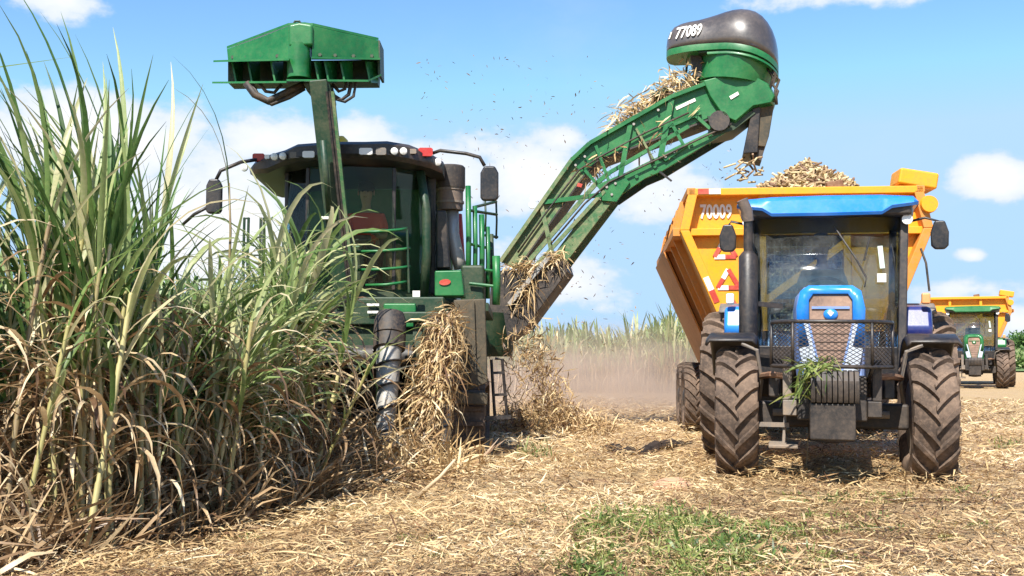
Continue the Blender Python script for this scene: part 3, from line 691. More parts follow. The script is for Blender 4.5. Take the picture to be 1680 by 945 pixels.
    mb = MB(); mb.box((0, -.476, 1.63), (.33, .012, .022)); part('nose_bar', mb, body_fade, bon)
    mb = MB(); mb.lathe([(.001, -.012), (.048, -.010), (.052, 0)], (0, -.474, 1.57), 'y', 20); bd = part('badge', mb, M['blue'] if body is M['blue'] else body, bon, smooth=True); bd.scale = (1.25, 1, 1)
    mb = MB(); mb.prism([(-.03, -.489, 1.585), (.0, -.489, 1.60), (.03, -.489, 1.585), (.0, -.489, 1.55)], (0, .004, 0)); part('badge_mark', mb, M['white'], bon)
    for s in (-1, 1):
        mb = MB(); mb.prism([(s*.10, -.50, 1.04), (s*.20, -.50, 1.50), (s*.285, -.485, 1.58), (s*.29, -.47, 1.30), (s*.24, -.48, 1.06)], (0, .06, 0)); part('headlight', mb, M['headlamp'], bon, bevel=.012)
        mb = MB(); mb.prism([(s*.085, -.497, 1.06), (s*.105, -.497, 1.06), (s*.205, -.497, 1.50), (s*.185, -.497, 1.50)], (0, .03, 0)); part('lamp_trim', mb, body_fade, bon)
    # guard of expanded metal in front of the nose
    if guard:
        G = bpy.data.objects.new('grille_guard', None); C.objects.link(G); G.parent = T
        zb, zt, yf = 1.10, 1.49, -.92
        segs = [((-.50, -.66), (-.32, yf)), ((-.32, yf), (.32, yf)), ((.32, yf), (.50, -.66))]
        mb = MB()
        for z in (zb, zt): mb.tube([(-.52, -.60, z), (-.50, -.68, z), (-.34, yf, z), (.34, yf, z), (.50, -.68, z), (.52, -.60, z)], .018, 7)
        for x, y in ((-.52, -.62), (-.33, yf), (.33, yf), (.52, -.62)): mb.tube([(x, y, zb), (x, y, zt)], .014, 7)
        for x in (-.33, .33): mb.tube([(x, yf, zb), (x*.95, -.62, .98)], .02, 7)
        part('guard_frame', mb, M['black'], G, smooth=True)
        for (a, b) in segs:
            a, b = Vector((*a, 0)), Vector((*b, 0)); L = (b-a).length; mb = MB(); px, pz = .058, .034; H = zt-zb
            nx_, nz_ = int(L/px), int(H/pz)
            def Pt(i, j): return a + (b-a)*min(1, max(0, i/nx_/1.0)) + Vector((0, 0, zb + H*j/nz_))
            for j in range(nz_):
                for i in range(nx_):
                    c = Pt(i+.5, j+.5)
                    mb.bar(Pt(i, j+.5), Pt(i+.5, j), .006, .006, (0, 1, 0)); mb.bar(Pt(i+.5, j), Pt(i+1, j+.5), .006, .006, (0, 1, 0))
                    mb.bar(Pt(i, j+.5), Pt(i+.5, j+1), .006, .006, (0, 1, 0)); mb.bar(Pt(i+.5, j+1), Pt(i+1, j+.5), .006, .006, (0, 1, 0))
            o = part('wire_mesh', mb, M['black'], G)
    # cab
    gl = M['glass_t']; fb, ft, bk, hw, ht, zb, zt = 1.22, 1.42, 2.75, .74, .80, 1.06, 2.68
    for s in (-1, 1):
        mb = MB(); mb.bar((s*hw, fb, zb), (s*ht, ft, zt), .085, .09, (0, 1, 0)); part('front_pillar', mb, M['black'], T, bevel=.015)
        mb = MB(); mb.bar((s*.80, 2.05, zb), (s*.82, 2.05, zt), .05, .06); part('door_pillar', mb, M['black'], T, bevel=.01)
        mb = MB(); mb.bar((s*.76, bk, zb+.4), (s*.78, bk, zt), .07, .07); part('rear_pillar', mb, M['black'], T, bevel=.01)
        mb = MB(); mb.grid([[(s*hw*1.04, fb+.05, zb), (s*.81, 2.03, zb)], [(s*ht*1.03, ft+.05, zt), (s*.83, 2.03, zt)]]); part('side_window', mb, gl, T, solid=.006)
        mb = MB(); mb.grid([[(s*.81, 2.07, zb+.5), (s*.77, bk-.04, zb+.7)], [(s*.83, 2.07, zt), (s*.79, bk-.04, zt)]]); part('side_window', mb, gl, T, solid=.006)
        # mirrors
        mq = 1.14 if s > 0 else 1.03
        mb = MB(); mb.tube([(s*.82, 1.40, 2.62), (s*1.0, 1.36, 2.66), (s*(mq-.01), 1.34, 2.62), (s*mq, 1.33, 2.4)], .014, 7); arm = part('mirror_arm', mb, M['black'], T, smooth=True)
        mb = MB(); mb.prism([(s*mq-.085, 1.28, 2.36), (s*mq-.09, 1.28, 2.50), (s*mq-.05, 1.28, 2.62), (s*mq+.05, 1.28, 2.62), (s*mq+.09, 1.28, 2.50), (s*mq+.085, 1.28, 2.36), (s*mq+.05, 1.28, 2.32), (s*mq-.05, 1.28, 2.32)], (0, .07, 0)); part('mirror', mb, M['mirror'], arm, bevel=.02)
        mb = MB(); mb.lathe([(.03, .03), (.055, 0), (.055, -.02), (.001, -.03)], (s*.82, 1.30, 2.64), 'y', 14); part('work_lamp', mb, M['lamp'], T, auto=40)
    mb = MB(); n = 9; mb.grid([[(hw*.97*(2*k/n-1), fb-.02-.07*(1-(2*k/n-1)**2), zb+.1) for k in range(n+1)], [(ht*.97*(2*k/n-1), ft-.02-.07*(1-(2*k/n-1)**2), zt) for k in range(n+1)]]); ws = part('windscreen', mb, gl, T, solid=.006, smooth=True)
    mb = MB(); mb.tube([(.08, 1.28, 2.58), (.30, 1.20, 2.22), (.40, 1.17, 2.02), (.38, 1.14, 1.92)], .010, 6); mb.tube([(.38, 1.19, 2.20), (.44, 1.22, 2.45)], .010, 6); part('wiper', mb, M['black'], ws)
    mb = MB(); mb.box((.555, 1.22, 2.02), (.09, .008, .09)); part('sticker', mb, M['sticker_w'], ws)
    mb = MB(); mb.bar((.545, 1.28, 2.36), (.565, 1.23, 2.12), .05, .006, (0, 1, 0)); part('sticker', mb, M['pale'], ws)
    mb = MB(); mb.grid([[(-.74, bk, zb+.45), (.74, bk, zb+.45)], [(-.76, bk, zt), (.76, bk, zt)]]); part('rear_window', mb, gl, T, solid=.006)
    mb = MB(); mb.b2((-.72, 1.18, .96), (.72, 2.75, 1.07)); mb.b2((-.70, 1.14, .98), (-.36, 1.22, 1.30)); mb.b2((.36, 1.14, .98), (.70, 1.22, 1.30)); mb.b2((-.74, 2.70, 1.0), (.74, 2.76, 1.5)); part('cab_floor', mb, M['black'], T, bevel=.01)
    # roof: dark base, coloured cap
    mb = MB(); mb.prism([(-.86, 1.22, 2.68), (.86, 1.22, 2.68), (.90, 1.5, 2.68), (.86, 2.9, 2.68), (-.86, 2.9, 2.68), (-.90, 1.5, 2.68)], (0, 0, .12)); part('roof_base', mb, M['black'], T, bevel=.03)
    rings = []
    for x, zl, zh, yf in ((-.93, 2.845, 2.90, 1.22), (-.88, 2.83, 2.945, 1.18), (-.66, 2.80, 2.955, 1.15), (-.56, 2.735, 2.96, 1.13), (0, 2.73, 2.965, 1.12), (.56, 2.735, 2.96, 1.13), (.66, 2.80, 2.955, 1.15), (.88, 2.83, 2.945, 1.18), (.93, 2.845, 2.90, 1.22)):
        zl -= .055; zh -= .065; rings.append([(x, yf+.02, zl), (x, yf, zl+.03), (x, yf+.02, zh-.05), (x, yf+.09, zh), (x, 2.85, zh), (x, 2.9, zl+.12), (x, 2.9, 2.79), (x, yf+.14, max(zl, 2.79) if abs(x) > .6 else 2.79)])
    mb = MB(); mb.loft(rings); part('roof', mb, roofmat, T, auto=38)
    # inside: console, steering wheel, seat
    mb = MB(); mb.prism([(-.30, 1.36, 1.70), (-.30, 1.36, 1.84), (-.17, 1.36, 1.90), (-.11, 1.36, 1.94), (.11, 1.36, 1.94), (.17, 1.36, 1.90), (.30, 1.36, 1.84), (.30, 1.36, 1.70)], (0, .14, 0)); part('dashboard', mb, M['black'], T, bevel=.03)
    mb = MB(); mb.b2((-.14, 1.36, 1.06), (.14, 1.50, 1.72)); part('steering_column', mb, M['black'], T, bevel=.02)
    mb = MB(); ring = []
    for k in range(20):
        a = 2*math.pi*k/20; c = Vector((math.cos(a)*.21, 1.66+math.sin(a)*.16, 1.94+math.sin(a)*.12)); u = Vector((math.cos(a), math.sin(a)*.8, math.sin(a)*.6)).normalized(); v = Vector((0, -.6, .8))
        ring.append([c + (u*math.cos(b)+v*math.sin(b))*.016 for b in [2*math.pi*j/6 for j in range(6)]])
    mb.loft(ring, close=True)
    mb.bar((-.2, 1.66, 1.94), (.2, 1.66, 1.94), .03, .02); mb.bar((0, 1.66, 1.94), (0, 1.48, 1.72), .04, .04); part('steering_wheel', mb, M['black'], T)
    mb = MB(); mb.b2((-.26, 2.0, 1.42), (.26, 2.5, 1.56)); mb.prism([(-.26, 2.46, 1.5), (-.24, 2.58, 2.16), (-.24, 2.66, 2.16), (-.26, 2.62, 1.5)], (.5, 0, 0)); mb.b2((-.16, 2.1, 1.06), (.16, 2.45, 1.42)); part('driver_seat', mb, M['seat'], T, bevel=.05)
    # exhaust on its bracket
    if stack:
        mb = MB(); mb.lathe([(.055, 1.15), (.098, 1.20), (.10, 2.24), (.06, 2.29), (.048, 2.30), (.048, 2.66)], (-.80, 1.02, 0), 'z', 20); ex = part('exhaust_stack', mb, M['black'], T, auto=40)
        mb = MB(); mb.tube([(-.80, 1.02, 2.62), (-.81, 1.0, 2.72), (-.86, .97, 2.84)], .06, 12); part('exhaust_outlet', mb, M['exhaust'], ex, auto=40)
        mb = MB(); mb.bar((-.80, 1.05, 1.75), (-.45, 1.15, 1.72), .03, .05); mb.bar((-.80, 1.05, 1.25), (-.3, 1.05, 1.2), .03, .06); part('exhaust_bracket', mb, M['black'], ex)
        mb = MB(); mb.tube([(.98, 1.6, 2.36), (1.03, 1.58, 2.2), (1.06, 1.58, 1.9)], .012, 6); part('hose', mb, M['rubber'], T)
    mb = MB(); mb.tube([(0, 2.8, .55), (0, 3.5, .5)], .04, 8); part('drawbar', mb, M['darkmetal'], T)
    return T
YAW = -R_(14.8)
blue = make_tractor('farm_tractor', 'blue farm tractor with wire grille guard towing an orange trailer', (2.99, 10.4, -.01), YAW, 1.0, M['blue'], M['blue_fade'], M['blue'], M['grey'])
blue.rotation_euler = (0, R_(.7), YAW)
far = make_tractor('farm_tractor', 'green farm tractor far off on the cut field', (18.5, 44.0, 0), -R_(22), 1.16, M['jd'], M['jd'], M['jd'], M['yellow'], guard=False, stack=False)
def snag(name, n, c, spread, mat, label, seed, cat, L=(.1, .3), parent=None):
    g = np.random.default_rng(seed); p = g.normal(0, 1, (n, 3))*spread + c; d = unit(g.normal(0, 1, (n, 3))*[1, .7, .8]); nr = unit(g.normal(0, 1, (n, 3)))
    return stuff(name, [strips(p, d, nr, g.uniform(*L, n), g.uniform(.012, .026, n), g.normal(.1, .2, n), np.clip(g.normal(.6, .22, n), 0, 1), secs=4, droop=g.uniform(0, .8, n))], mat, label, cat)
Mt = Matrix.Translation((2.99, 10.4, 0)) @ Matrix.Rotation(YAW, 4, 'Z')
snag('leaf_clump', 70, np.array(Mt @ Vector((-.10, -.93, 1.09))), [.09, .05, .025], M['weed_a'], 'yellow green leaves caught above the tractor front weights', 71, 'leaves')
snag('leaf_clump', 30, np.array(Mt @ Vector((-.22, -.90, .95))), [.025, .04, .09], M['weed_a'], 'leaves hanging beside the tractor front weights', 72, 'leaves')

# ------------------------------------------------------------------ transport trailer
def make_trailer(name, label, loc, rz, sc, marks=True):
    T = thing(name, label, 'trailer', loc, rz); T.scale = (sc,)*3
    zb, zs, zt, hb, hs, ht, Ln = 1.10, 2.93, 3.45, .92, 1.70, 1.58, 5.4
    O, OD = M['orange'], M['orange_dusty']
    def hx(z): return hb + (hs-hb)*(z-zb)/(zs-zb) if z < zs else hs + (ht-hs)*(z-zs)/(zt-zs)
    # front wall: sheet panels between posts, one with an open window of mesh
    posts = [-9, -.62, .52, 9]
    def panel(x0, x1, z0, z1, y=.10):
        a0 = max(x0, -hx(z0)+.05); b0 = min(x1, hx(z0)-.05); a1 = max(x0, -hx(z1)+.05); b1 = min(x1, hx(z1)-.05)
        mb = MB(); mb.prism([(a0, y, z0), (b0, y, z0), (b1, y, z1), (a1, y, z1)], (0, .02, 0)); return mb
    for x0, x1, z0, z1 in ((-9, -.62, zb, 2.86), (-9, -.62, 2.96, zt-.02), (-.52, .52, 2.96, zt-.02), (.62, 9, zb, 2.86), (.62, 9, 2.96, zt-.02), (-.52, .52, zb, 1.25)):
        part('front_panel', panel(x0, x1, z0, z1), O, T)
    for x in (-.57, .57):
        mb = MB(); mb.b2((x-.05, -.02, zb), (x+.05, .13, zt-.03)); part('post', mb, O, T, bevel=.01)
    mb = MB(); mb.b2((-hx(2.91)+.02, -.04, 2.86), (hx(2.91)-.02, .10, 2.96)); part('rib', mb, O, T, bevel=.01)
    mb = MB(); mb.b2((-.55, -.02, 1.25), (.55, .12, 1.36)); part('rib', mb, O, T, bevel=.01)
    mb = MB(); mb.bar((-.55, .02, 1.95), (.55, .02, 2.75), .05, .10, (0, 0, 1)); part('diagonal_brace', mb, O, T)
    for s in (-1, 1):      # folded edge of the wall, thick and proud
        for (a, za), (b, zb_) in (((hb, zb), (hs, zs)), ((hs, zs), (ht, zt))):
            mb = MB(); mb.prism([(s*a, -.10, za), (s*b, -.10, zb_), (s*(b-.13), -.10, zb_), (s*(a-.13), -.10, za)], (0, .26, 0)); part('edge_post', mb, O if s < 0 else OD, T, bevel=.012)
        # side wall, ribs, lower skirt
        mb = MB(); mb.grid([[(s*(hb-.01), .16, zb), (s*(hb-.01), Ln, zb)], [(s*(hs-.06), .16, zs), (s*(hs-.06), Ln, zs)], [(s*(ht-.06), .16, zt), (s*(ht-.06), Ln, zt)]]); part('side_wall', mb, OD, T, solid=.02)
        for k in range(6):
            y = .75 + k*(Ln-.85)/5
            for (a, za), (b, z2) in (((hb, zb), (hs, zs)), ((hs, zs), (ht, zt))):
                mb = MB(); mb.prism([(s*(a-.06), y, za), (s*(b-.06), y, z2), (s*(b+.06), y, z2), (s*(a+.06), y, za)], (0, .10, 0)); part('side_rib', mb, OD, T, bevel=.008)
        mb = MB(); mb.b2((s*(hs-.07), .2, zs-.05), (s*(hs+.08), Ln, zs+.07)); part('shoulder_rail', mb, OD, T, bevel=.01)
        # rear half of the side carries a proud outer skin
        mb = MB(); mb.prism([(s*(hb+.07), 2.4, zb-.02), (s*(hs+.07), 2.4, zs-.06), (s*(hs+.10), 2.4, zs-.06), (s*(hb+.10), 2.4, zb-.02)], (0, Ln-2.4, 0)); part('side_skin', mb, OD, T)
        mb = MB(); mb.b2((s*(ht-.10), -.10, zt-.03), (s*(ht+.02), Ln+.05, zt+.07)); part('top_rail', mb, OD, T, bevel=.012)
    mb = MB(); mb.b2((-ht, -.10, zt-.04), (ht, .14, zt+.06)); part('top_rail', mb, O, T, bevel=.012)
    mb = MB(); mb.b2((-ht, Ln-.05, zt-.04), (ht, Ln+.10, zt+.06)); part('top_rail', mb, O, T, bevel=.012)
    mb = MB(); mb.prism([(-hb, Ln, zb), (hb, Ln, zb), (hs-.05, Ln, zs), (ht-.05, Ln, zt), (-ht+.05, Ln, zt), (-hs+.05, Ln, zs)], (0, .03, 0)); part('rear_wall', mb, OD, T)
    mb = MB(); mb.b2((-hb, .1, zb-.06), (hb, Ln, zb)); part('floor', mb, OD, T)
    mb = MB(); mb.b2((-hb-.02, -.12, zb-.14), (hb+.02, .10, zb+.02)); part('sill_beam', mb, O, T, bevel=.01)
    # mesh in the window
    mb = MB()
    for k in range(11):
        x = -.5 + k*.1; mb.tube([(x, .06, 1.35), (x, .06, 2.87)], .006, 5)
    for k in range(15):
        z = 1.4 + k*.1; mb.tube([(-.52, .06, z), (.52, .06, z)], .006, 5)
    part('window_mesh', mb, M['grey'], T)
    # chassis, drawbar, wheels
    for s in (-1, 1):
        mb = MB(); mb.b2((s*.45-.07, -.3, .78), (s*.45+.07, Ln, .98)); part('chassis_beam', mb, M['darkmetal'], T, bevel=.01)
        mb = MB(); mb.bar((s*.45, -.3, .80), (0, -1.35, .52), .10, .12); part('drawbar', mb, M['darkmetal'], T)
        for y in (2.3, 3.55): wheel(T, (s*1.35, y, .55), .56, .36, .30, 22, M['grey'], s, .03)
    for y in (2.3, 3.55):
        mb = MB(); mb.b2((-1.2, y-.07, .48), (1.2, y+.07, .62)); part('axle', mb, M['darkmetal'], T)
    mb = MB(); mb.b2((-.55, .4, .98), (.55, Ln-.3, zb-.05)); part('subframe', mb, M['darkmetal'], T)
    # tipping gear on the top corner
    mb = MB(); mb.box((1.52, .15, zt+.16), (.52, .5, .22), (0, R_(10), 0)); part('ram_cover', mb, O, T, bevel=.03)
    mb = MB(); mb.lathe([(.02, -.1), (.11, -.1), (.12, -.05), (.12, .1), (.02, .1)], (1.64, -.06, zt-.20), 'y', 18); part('pivot_cap', mb, O, T, auto=40)
    mb = MB(); mb.box((.42, .02, zt+.10), (.22, .12, .10), (0, R_(-8), 0)); part('top_clamp', mb, M['rust'], T, bevel=.015)
    if marks:
        me = text_mesh('fleet_number', '70009', .27, 0, .008)
        me.transform(Matrix.Translation((-1.19, .082, 3.20)) @ Matrix.Rotation(math.pi/2, 4, 'X') @ Matrix.Scale(.66, 4, (1, 0, 0)) ); put('fleet_number', me, M['sticker_w'], T)
        def strip(x0, z0, x1, z1, w, mat, y=-.106): # reflective sticker
            mb = MB(); mb.bar((x0, y, z0), (x1, y, z1), w, .006, (0, -1, 0)); part('reflector_sticker', mb, mat, T)
        strip(-1.45, zt+.015, -1.30, zt+.015, .075, M['sticker_r'], -.103); strip(-1.30, zt+.015, -1.14, zt+.015, .075, M['sticker_w'], -.103)
        f = lambda z: -(hx(z) - .065)
        strip(f(2.28), 2.28, f(2.10), 2.10, .08, M['sticker_w']); strip(f(2.10), 2.10, f(1.93), 1.93, .08, M['sticker_r'])
        for cx, cz in ((-1.07, 2.66), (-1.03, 2.23), (-.98, 1.80)):
            P = [Vector((cx+.17*math.cos(a), .088, cz+.17*math.sin(a))) for a in (math.pi/2, math.pi*7/6, math.pi*11/6)]
            for e in range(3):
                a, b = P[e], P[(e+1) % 3]; m_ = (a+b)/2
                mb = MB(); mb.bar(a, m_, .065, .006, (0, -1, 0)); part('warning_triangle', mb, M['sticker_w'] if e != 2 else M['sticker_r'], T)
                mb = MB(); mb.bar(m_ + Vector((0, -.001, 0)), b + Vector((0, -.001, 0)), .06, .006, (0, -1, 0)); part('warning_triangle', mb, M['sticker_r'], T)
    return T
TR_L, TR_A = Vector((4.02, 15.0, 0)), -R_(5)
trailer = make_trailer('cane_trailer', 'tall orange cane trailer numbered 70009 behind the blue tractor', TR_L, TR_A, 1.0)
ftr = make_trailer('cane_trailer', 'far orange cane trailer behind the green tractor', (20.6, 49.8, 0), -R_(20), 1.14, False)

# cut cane: a heap in the trailer, a few on the elevator, some in the air
bm_ = MB(); bm_.tube([(0, -.11, 0), (0, -.04, .002), (0, .04, .002), (0, .11, 0)], [.016, .018, .0165, .018], 6); BIL = bm_.mesh('cane_billet'); BIL.materials.append(M['billet'])
for q in BIL.polygons: q.use_smooth = len(q.vertices) == 4
def billet(p, rot, label, group, s=1.0):
    o = bpy.data.objects.new('cane_billet', BIL); C.objects.link(o); o.location = p; o.rotation_euler = rot; o.scale = (s*rng.uniform(.85, 1.2), s*rng.uniform(.7, 1.15), s)
    return tag(o, label, 'cane billet', group)
TM = Matrix.Translation(TR_L) @ Matrix.Rotation(TR_A, 4, 'Z')
def heap_z(x, y):      # trailer coordinates
    d = math.hypot((x-.28)/1.05, (y-1.5)/1.35); b = 3.34 + .10*math.sin(3*x+1)*math.cos(2*y)
    return b + .92*max(0, 1-d)**.9
mb = MB(); mb.grid([[(x, y, heap_z(x, y)-.06+rng.uniform(-.03, .03)) for x in [-1.5+3.0*i/40 for i in range(41)]] for y in [.16+5.1*j/50 for j in range(51)]])
hp = part('billet_heap', mb, M['billet'], None); hp.location = TR_L; hp.rotation_euler = (0, 0, TR_A); tag(hp, 'heap of cut cane billets filling the orange trailer', 'cane heap', kind='stuff')
for k in range(230):
    a, d = rng.uniform(math.pi*.95, math.pi*2.05), rng.random()**.6
    x, y = .28 + math.cos(a)*d*1.12, 1.5 + math.sin(a)*d*1.33
    if rng.random() < .12: x, y = rng.uniform(-1.35, 1.2), rng.uniform(.2, .5)
    p = TM @ Vector((x, max(y, .2), heap_z(x, max(y, .2)) + rng.uniform(-.02, .03)))
    billet(p, (rng.gauss(0, .35), rng.gauss(0, .3), rng.uniform(0, 6.28)), 'cut cane billet lying on the heap in the orange trailer', 'billets heaped in the trailer')
# billets behind the window mesh of the front wall
g = np.random.default_rng(81); n = 1300
def billet_batch(P, d, tint, L=.2, r=.017):
    d = unit(d); a = unit(np.cross(d, unit(g.normal(0, 1, d.shape)))); b = np.cross(d, a); k = 5; n = len(P); V = np.zeros((n, 2, k, 3))
    for e, sg in enumerate((-.5, .5)):
        for q in range(k):
            t = 2*math.pi*q/k; V[:, e, q] = P + d*L*sg + (a*math.cos(t)+b*math.sin(t))*r
    i0 = np.arange(n)*2*k; F = [np.stack([i0+q, i0+(q+1) % k, i0+k+(q+1) % k, i0+k+q], 1) for q in range(k)]
    return V.reshape(-1, 3), np.concatenate(F), np.repeat(tint, 2*k)
P = np.stack([g.uniform(-.6, .6, n), g.uniform(.16, .32, n), g.uniform(1.28, 2.95, n)], 1)
Pw = P @ np.array(TM.to_3x3()).T + np.array(TM.translation)
P2 = np.stack([g.uniform(-1.35, 1.3, 1500), g.uniform(.2, 3.0, 1500), np.zeros(1500)], 1); P2[:, 2] = [heap_z(x, y)-.02 for x, y, _ in P2]
Pw2 = P2 @ np.array(TM.to_3x3()).T + np.array(TM.translation)
stuff('billet_fill', [billet_batch(Pw, g.normal(0, 1, (n, 3)), np.clip(g.normal(.4, .22, n), 0, 1)), billet_batch(Pw2, g.normal(0, 1, (1500, 3))*[1, 1, .35], np.clip(g.normal(.5, .25, 1500), 0, 1))], M['billet_a'], 'packed cut cane inside the orange trailer', 'cane heap')
# ------------------------------------------------------------------ cane harvester
HO = Vector((-1.77, 13.3, 0))
H = thing('cane_harvester', 'green sugarcane harvester with raised topper and long loading elevator', 'harvester', HO)
def hl(px, py, Y): return at(px, py, Y) - HO
CX = -.17
# --- cab
zb, zt = 1.98, 3.46
plan = [(-.92, .60), (-.84, .12), (-.52, -.22), (0, -.32), (.52, -.22), (.84, .12), (.92, .60), (.92, 1.55), (-.92, 1.55)]
plan = [(x+CX, y) for x, y in plan]
def pane(name, i, js, mat=None):
    mb = MB(); mb.grid([[(plan[j][0]*1.0, plan[j][1]+.05, zb) for j in js], [(plan[j][0], plan[j][1], zb+.7) for j in js], [(plan[j][0]*.985, plan[j][1]+.04, zt) for j in js]])
    return part(name, mb, mat or M['glass_h'], H, solid=.008, smooth=False)
pane('side_window', 0, [8, 0]); pane('corner_window', 0, [0, 1, 2]); ws = pane('windscreen', 0, [2, 3, 4]); pane('corner_window', 0, [4, 5, 6]); pane('side_window', 0, [6, 7])
for j, w in ((0, .07), (1, .05), (2, .045), (4, .045), (6, .09), (7, .08), (8, .08)):
    mb = MB(); mb.bar((plan[j][0], plan[j][1]+.05, zb), (plan[j][0], plan[j][1]+.03, zt), w, w, (0, 1, 0)); part('cab_pillar', mb, M['black'], H, bevel=.012)
mb = MB(); mb.tube([(plan[5][0]+.02, plan[5][1]-.03, zb-.1), (plan[5][0]+.06, plan[5][1]-.08, zb+.5), (plan[5][0]+.05, plan[5][1]-.08, zb+1.0), (plan[5][0]-.03, plan[5][1]-.02, zt)], .055, 10); part('cab_pillar', mb, M['blue_dark'] if False else M['jd_dark'], H, smooth=True)
mb = MB(); mb.prism([(x, y+.06, zb-.10) for x, y in plan], (0, 0, .11)); part('cab_floor', mb, M['jd_dark'], H)
mb = MB(); mb.b2((CX-.90, 1.50, zb), (CX+.90, 1.56, zt)); part('rear_cab_wall', mb, M['cabliner'], H)
rings = []
for x, yf, zl, zh in ((-1.31, .16, 3.45, 3.55), (-1.22, -.02, 3.42, 3.58), (-1.02, -.16, 3.41, 3.64), (-.80, -.30, 3.47, 3.67), (-.62, -.42, 3.50, 3.72), (-.2, -.52, 3.52, 3.73), (.2, -.52, 3.52, 3.73), (.45, -.46, 3.52, 3.75), (.70, -.34, 3.50, 3.73), (.94, -.10, 3.48, 3.67), (1.08, .2, 3.46, 3.62)):
    x += CX; rings.append([(x, yf+.05, zl), (x, yf, zl+.05), (x, yf, zh-.05), (x, yf+.10, zh), (x, 1.5, zh+.04), (x, 1.65, zh-.03), (x, 1.65, zl-.05), (x, yf+.35, min(zl, 3.47))])
mb = MB(); mb.loft(rings); roof = part('cab_roof', mb, M['black'], H, auto=35)
def lamp(px, py, Y, w, h, mat, name='roof_lamp', rnd=False):
    c = hl(px, py, Y); s = F_PX/Y; w, h = w/s, h/s; mb = MB()
    if rnd: mb.lathe([(w/2*1.2, .03), (w/2*1.2, -.01), (w/2, -.015), (.004, -.03)], c, 'y', 16)
    else: mb.prism([(c.x-w/2, c.y, c.z-h*.35), (c.x-w*.38, c.y, c.z-h/2), (c.x+w*.38, c.y, c.z-h/2), (c.x+w/2, c.y, c.z-h*.35), (c.x+w/2, c.y, c.z+h*.35), (c.x+w*.38, c.y, c.z+h/2), (c.x-w*.38, c.y, c.z+h/2), (c.x-w/2, c.y, c.z+h*.35)], (0, .05, 0))
    part(name, mb, mat, roof, auto=35)
for px, py, Y, w, h, m_, nm, rd in ((424, 258, 13.25, 20, 13, 'red', 'marker_lamp', 0), (438, 257, 13.1, 8, 7, 'lamp', 'roof_lamp', 0), (450, 257, 12.99, 10, 10, 'lamp', 'roof_lamp', 1), (464, 256, 12.94, 10, 10, 'lamp', 'roof_lamp', 1), (484, 254, 12.88, 18, 10, 'grey', 'roof_lamp', 0), (506, 253, 12.82, 20, 11, 'lamp', 'roof_lamp', 0),
                        (600, 248, 12.76, 22, 11, 'lamp', 'roof_lamp', 0), (625, 248, 12.79, 17, 12, 'grey', 'roof_lamp', 0), (647, 248, 12.84, 10, 10, 'lamp', 'roof_lamp', 1), (662, 248, 12.88, 10, 10, 'lamp', 'roof_lamp', 1), (677, 248, 12.98, 12, 8, 'grey', 'roof_lamp', 0), (698, 249, 13.12, 24, 14, 'red', 'marker_lamp', 0), (718, 266, 13.35, 10, 10, 'lamp', 'roof_lamp', 1), (400, 275, 13.0, 10, 10, 'lamp', 'roof_lamp', 1)):
    lamp(px, py, Y, w, h, M[m_], nm, rd)
c = hl(560, 243, 13.6); mb = MB(); mb.lathe([(.10, -.08), (.10, .02), (.08, .10), (.03, .15), (.004, .155)], c, 'z', 16); part('beacon', mb, M['yellow'], roof, smooth=True)
# mirrors
for pts, mpx in (([(708, 252, 13.2), (722, 247, 13.1), (765, 252, 13.1), (787, 258, 13.1), (795, 272, 13.1)], (803, 301, 13.1, 30, 58)), ([(420, 262, 13.2), (395, 266, 13.0), (362, 280, 12.9), (354, 296, 12.9)], (351, 322, 12.9, 26, 58))):
    mb = MB(); mb.tube([hl(*p) for p in pts], .022, 8); arm = part('mirror_arm', mb, M['black'], H, smooth=True)
    c = hl(mpx[0], mpx[1], mpx[2]); s = F_PX/mpx[2]; w, h = mpx[3]/s/2, mpx[4]/s/2
    mb = MB(); mb.prism([(c.x+w*a, c.y-.03, c.z+h*b) for a, b in ((-.75, -1), (.75, -1), (1, -.8), (1.0, .6), (.6, 1), (-.6, 1), (-1, .6), (-1, -.8))], (0, .09, 0)); part('mirror', mb, M['mirror'], arm, bevel=.025)
mb = MB(); mb.tube([hl(340, 340, 12.9), hl(318, 352, 12.95), hl(300, 368, 13.1)], .02, 7); part('mirror_strut', mb, M['black'], H, smooth=True)
# guard rails before the windscreen
for py, x0, x1 in ((379, 568, 667), (411, 572, 672), (441, 576, 672), (466, 600, 668)):
    mb = MB(); mb.tube([hl(x0, py+2, 12.75), hl((x0+x1)/2, py+1, 12.70), hl(x1-12, py-2, 12.72), hl(x1, py-4, 12.85)], .017, 8); part('guard_rail', mb, M['jd'], H, smooth=True)
for px in (575, 668):
    mb = MB(); mb.tube([hl(px, 376, 12.8), hl(px+3, 480, 12.8)], .015, 7); part('guard_post', mb, M['jd_dark'], H)
# inside the cab
mb = MB(); mb.b2((CX-.25, .55, zb+.02), (CX+.25, 1.05, zb+.42)); mb.prism([(CX-.25, 1.0, zb+.35), (CX-.23, 1.12, zb+1.12), (CX-.23, 1.22, zb+1.12), (CX-.25, 1.18, zb+.35)], (.48, 0, 0)); part('operator_seat', mb, M['seat'], H, bevel=.05)
mb = MB(); mb.b2((CX-.12, .12, zb), (CX+.12, .24, zb+.58)); mb.box((CX, .18, zb+.64), (.4, .16, .10), (.5, 0, 0)); part('control_console', mb, M['black'], H, bevel=.03)
mb = MB(); mb.b2((CX+.36, .35, zb+.01), (CX+.56, 1.0, zb+.62)); part('side_console', mb, M['rust'], H, bevel=.04)
